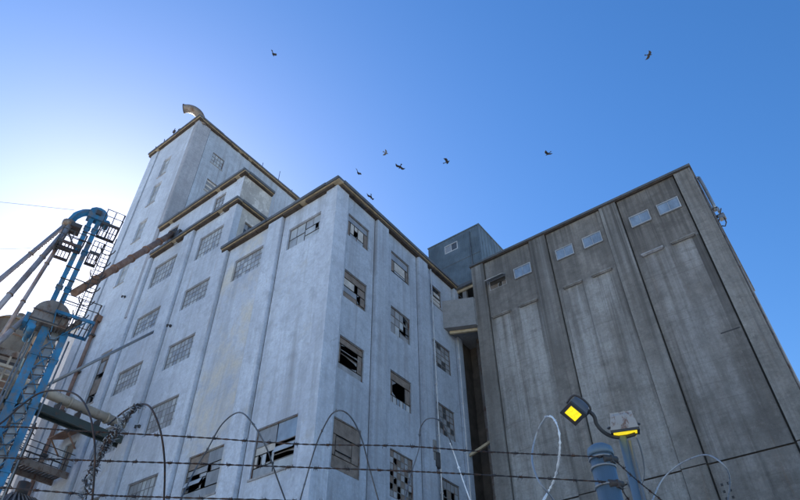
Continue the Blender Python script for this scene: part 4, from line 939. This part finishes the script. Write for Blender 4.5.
barbed('upper barbed strand running back to the right of the fence post', [(-.69, 2.25, 2.56), (-.716, 2.517, 2.587), (-.705, 2.794, 2.576), (-.68, 3.4, 2.57), (-.6, 5.4, 2.58)], 4)
barbed('lower barbed strand running back to the right of the fence post', [(-.69, 2.25, 2.466), (-.721, 2.392, 2.468), (-.715, 2.549, 2.452), (-.69, 3.4, 2.44), (-.6, 5.4, 2.45)], 5)
for k, (x, y, lb) in enumerate(((-2.95, .119, 'fence post at the far left end of the barbed wire'), (-.6, 5.4, 'fence post at the far right end of the barbed wire'))):
    bm = new(); lathe(bm, [(.043, 0), (.043, 2.62), (.03, 2.65), (.01, 2.66)], (x, y, 0), 18); tag(obj('fence_post', bm, 'post'), lb, 'post')

def razor(label, pts, r=.0034, mat='razor', seed=0, blades=True, group='razor wire loops', rag=0.):
    q = random.Random(seed); P = smooth_path(pts, 8)
    t = thing('razor_wire_loop', label, 'razor wire', tuple(P[0]), group)
    bm = new(); tube(bm, P, [r*(1+rag*q.uniform(-.6, 1)) for _ in P], 7); obj('core_wire', bm, mat, t)
    if blades:
        bm = new(); d = 0; nxt = .1
        for a, b in zip(P, P[1:]):
            L = (b-a).length
            while nxt < d+L:
                p = a.lerp(b, (nxt-d)/L); tt = (b-a).normalized(); sd = tt.cross(Vector((q.uniform(-1, 1), q.uniform(-1, 1), q.uniform(-1, 1)))).normalized(); nn = sd.cross(tt)*.0009
                for s in (-1, 1):
                    f = [p-tt*.006+nn, p+sd*s*.006+tt*.013+nn, p+tt*.006+nn]; g_ = [x-2*nn for x in f]
                    va = [bm.verts.new(x) for x in f]; vb_ = [bm.verts.new(x) for x in g_]
                    bm.faces.new(va); bm.faces.new(vb_[::-1])
                    for i in range(3): bm.faces.new((va[i], vb_[i], vb_[(i+1)%3], va[(i+1)%3]))
                nxt += q.uniform(.12, .22)
            d += L
        obj('blades', bm, mat, t)
    return t
razor('dark wire loop in front of the blue elevator at the left', [(-2.340,0.702,2.531),(-2.365,0.776,2.626),(-2.379,0.823,2.725),(-2.347,0.854,2.778),(-2.253,0.883,2.769),(-2.131,0.902,2.714),(-2.019,0.912,2.615),(-1.946,0.921,2.513),(-1.925,0.941,2.433),(-1.949,0.979,2.354),(-2.001,1.027,2.286)], mat='barb', seed=1, blades=False)
razor('wire loop rising from the tangled clump at the left', [(-2.129,1.044,2.656),(-2.118,1.077,2.714),(-2.048,1.071,2.714),(-1.936,1.053,2.682),(-1.843,1.038,2.623),(-1.796,1.060,2.544),(-1.818,1.112,2.481),(-1.881,1.177,2.433),(-1.927,1.237,2.327)], mat='barb', seed=2, blades=False)
razor('tall wire loop between the lower windows of the mill left face', [(-1.871,1.244,2.366),(-1.892,1.294,2.509),(-1.857,1.302,2.577),(-1.768,1.280,2.644),(-1.658,1.261,2.647),(-1.581,1.265,2.585),(-1.553,1.318,2.510),(-1.578,1.401,2.447),(-1.608,1.496,2.380)], seed=3, mat='razor_dull', r=.0027)
razor('tall wire loop across the mill corner and its boarded window', [(-1.615,1.550,2.363),(-1.602,1.565,2.480),(-1.548,1.546,2.587),(-1.473,1.506,2.632),(-1.403,1.474,2.652),(-1.357,1.476,2.646),(-1.348,1.522,2.627),(-1.368,1.599,2.587),(-1.397,1.684,2.512),(-1.400,1.756,2.391)], seed=4, mat='razor_dull', r=.0027)
razor('thin wire loop in front of the right face of the mill', [(-1.288,1.741,2.379),(-1.299,1.801,2.507),(-1.272,1.819,2.609),(-1.235,1.775,2.654),(-1.180,1.736,2.662),(-1.141,1.738,2.656),(-1.140,1.788,2.654),(-1.156,1.868,2.606)], r=.0022, seed=5, mat='razor_dull')
razor('short pale wire end hanging below the top strand', [(-1.148,1.842,2.602),(-1.153,1.879,2.567),(-1.124,1.865,2.484),(-1.090,1.856,2.385),(-1.090,1.898,2.330)], r=.0019, mat='tape', seed=6, rag=.3)
razor('dark half of the oval wire loop left of the floodlights', [(-0.872,2.12,2.735),(-0.927,2.161,2.720),(-0.958,2.159,2.665),(-0.947,2.095,2.579),(-0.908,2.011,2.495),(-0.875,1.969,2.427),(-0.866,2.003,2.402),(-0.883,2.096,2.398)], seed=7)
razor('white shredded half of the oval loop left of the floodlights', [(-0.885,2.14,2.745),(-0.841,2.101,2.716),(-0.803,2.045,2.638),(-0.808,2.045,2.573),(-0.851,2.099,2.529),(-0.904,2.165,2.507),(-0.941,2.178,2.475),(-0.952,2.112,2.407)], r=.003, mat='tape', seed=8, rag=.8)
razor('wire loop low on the silo right of the floodlights', [(-0.792,2.921,2.593),(-0.792,3.071,2.7),(-0.755,3.145,2.786),(-0.667,3.12,2.82),(-0.567,3.003,2.792),(-0.479,2.85,2.73),(-0.425,2.752,2.659),(-0.407,2.766,2.617),(-0.434,2.899,2.612),(-0.499,3.116,2.619)], seed=9)
# tangled clump hanging on the fence
tg = thing('wire_tangle', 'ragged clump of tangled wire hanging on the fence at left', 'wire', (-2.03, 1.0, 2.33))
TP = [(-1.964, 1.062, 2.691), (-1.987, 1.04, 2.666), (-1.997, 1.03, 2.63), (-2.005, 1.022, 2.587), (-2.017, 1.012, 2.55), (-2.027, 1.002, 2.509), (-2.032, 0.997, 2.46), (-2.035, 0.994, 2.412), (-2.033, 0.996, 2.366), (-2.033, 0.996, 2.328)]
base_path = smooth_path(TP, 8)
for s in range(10):
    q = random.Random(50+s); ph = q.uniform(0, 6); fr = q.uniform(.1, .75); am = q.uniform(.004, .016); i0 = q.choice((0, 0, 6, 14, 22)); i1 = q.choice((len(base_path), len(base_path), 60, 50, 44))
    pts = []
    for i in range(i0, min(i1, len(base_path))):
        p = base_path[i]; k = i*fr+ph
        pts.append(p+Vector((.72, .69, 0))*am*math.cos(k)*q.uniform(.7, 1.2)+Vector((-.69, .72, 0))*am*math.sin(k)+Vector((q.gauss(0, .003), q.gauss(0, .003), q.gauss(0, .004))))
    bm = new(); tube(bm, pts, [q.uniform(.0012, .0036) for _ in pts], 5); obj('strand', bm, ('barb', 'razor_dull', 'barb', 'razor')[s % 4], tg)
bm = new(); q = random.Random(99)
for i in range(200):
    p = base_path[q.randrange(len(base_path))]+Vector((q.gauss(0, .008), q.gauss(0, .008), q.gauss(0, .006))); v = Vector((q.gauss(0, 1), q.gauss(0, 1), q.gauss(0, 1))).normalized()*q.uniform(.008, .022)
    tube(bm, [p, p+v], [.0028, .0008], 4)
sh = obj('shreds', bm, 'razor', tg); sh['kind'] = 'stuff'

# ------------------------------------------------------------------ birds
def bird(loc, yaw, roll, flap, label, mat='bird', s=1.0):
    """one continuous surface: body along +x, wings along y, fanned tail"""
    bm = new()
    secs = [(-.17, .012, 0), (-.12, .035, 0), (-.04, .06, 0), (.04, .062, .005), (.1, .045, .012), (.135, .034, .022), (.165, .03, .026), (.19, .012, .022), (.21, .004, .016)]
    rings = []
    for x, r, z in secs: rings.append([bm.verts.new((x, r*math.cos(k*math.pi/4), z+r*.85*math.sin(k*math.pi/4))) for k in range(8)])
    for i in range(len(rings)-1):
        for k in range(8):
            f = bm.faces.new((rings[i][k], rings[i][(k+1)%8], rings[i+1][(k+1)%8], rings[i+1][k])); f.smooth = True
    bm.faces.new(rings[0][::-1]); bm.faces.new(rings[-1])
    for sgn in (-1, 1):
        rows = []
        for (y, x0, x1, z) in ((.03, -.07, .07, .02), (.14, -.08, .1, .02+.1*math.sin(flap)), (.26, -.1, .07, .02+.2*math.sin(flap)), (.36, -.13, -.01, .02+.22*math.sin(flap*.8)), (.41, -.15, -.12, .02+.22*math.sin(flap*.7))):
            yy = sgn*(.03+(y-.03)*math.cos(flap))
            rows.append([bm.verts.new((x0, yy, z-.004)), bm.verts.new((x1, yy, z-.004)), bm.verts.new((x1, yy, z+.006)), bm.verts.new((x0, yy, z+.004))])
        for i in range(len(rows)-1):
            for k in range(4): bm.faces.new((rows[i][k], rows[i][(k+1)%4], rows[i+1][(k+1)%4], rows[i+1][k]))
        bm.faces.new(rows[-1])
    t = [bm.verts.new(p) for p in ((-.15, -.02, .004), (-.15, .02, .004), (-.29, .06, 0), (-.29, -.06, 0), (-.15, -.02, -.006), (-.15, .02, -.006), (-.29, .06, -.005), (-.29, -.06, -.005))]
    for f in ((0,1,2,3),(7,6,5,4),(0,4,5,1),(1,5,6,2),(2,6,7,3),(3,7,4,0)): bm.faces.new([t[i] for i in f])
    bmesh.ops.recalc_face_normals(bm, faces=bm.faces)
    o = obj('flying_bird', bm, mat, None, loc); o.rotation_euler = (roll, 0, yaw); o.scale = (s, s, s)
    tag(o, label, 'bird', 'birds in the sky')
bird((-18.13, 11.32, 36.18), 2.2, .9, .5, 'dark bird alone in the sky above the mill roof, highest at left', s=.9)
bird((.44, 26.65, 37.83), .6, .2, -.3, 'dark bird alone in the upper right sky above the silo')
bird((-17.81, 22.26, 37.15), 1.2, -.7, .9, 'small grey bird, highest of the cluster over the mill roof', 'bird_grey', .9)
bird((-16.25, 21.86, 34.07), 2.6, .3, -.5, 'dark bird in the cluster just right of the grey bird')
bird((-13.54, 23.61, 34.3), .2, .2, .6, 'dark bird between the mill roof cluster and the silo')
bird((-7.81, 27.46, 34.68), 2.9, -.3, .3, 'dark bird flying just above the silo roof edge')
bird((-18.71, 20.36, 33.78), 2.0, 1.0, .4, 'dark bird in the cluster left of the grey bird')
bird((-18.67, 21.77, 32.56), 2.3, .8, -.5, 'dark bird flying lowest, close above the mill cornice')
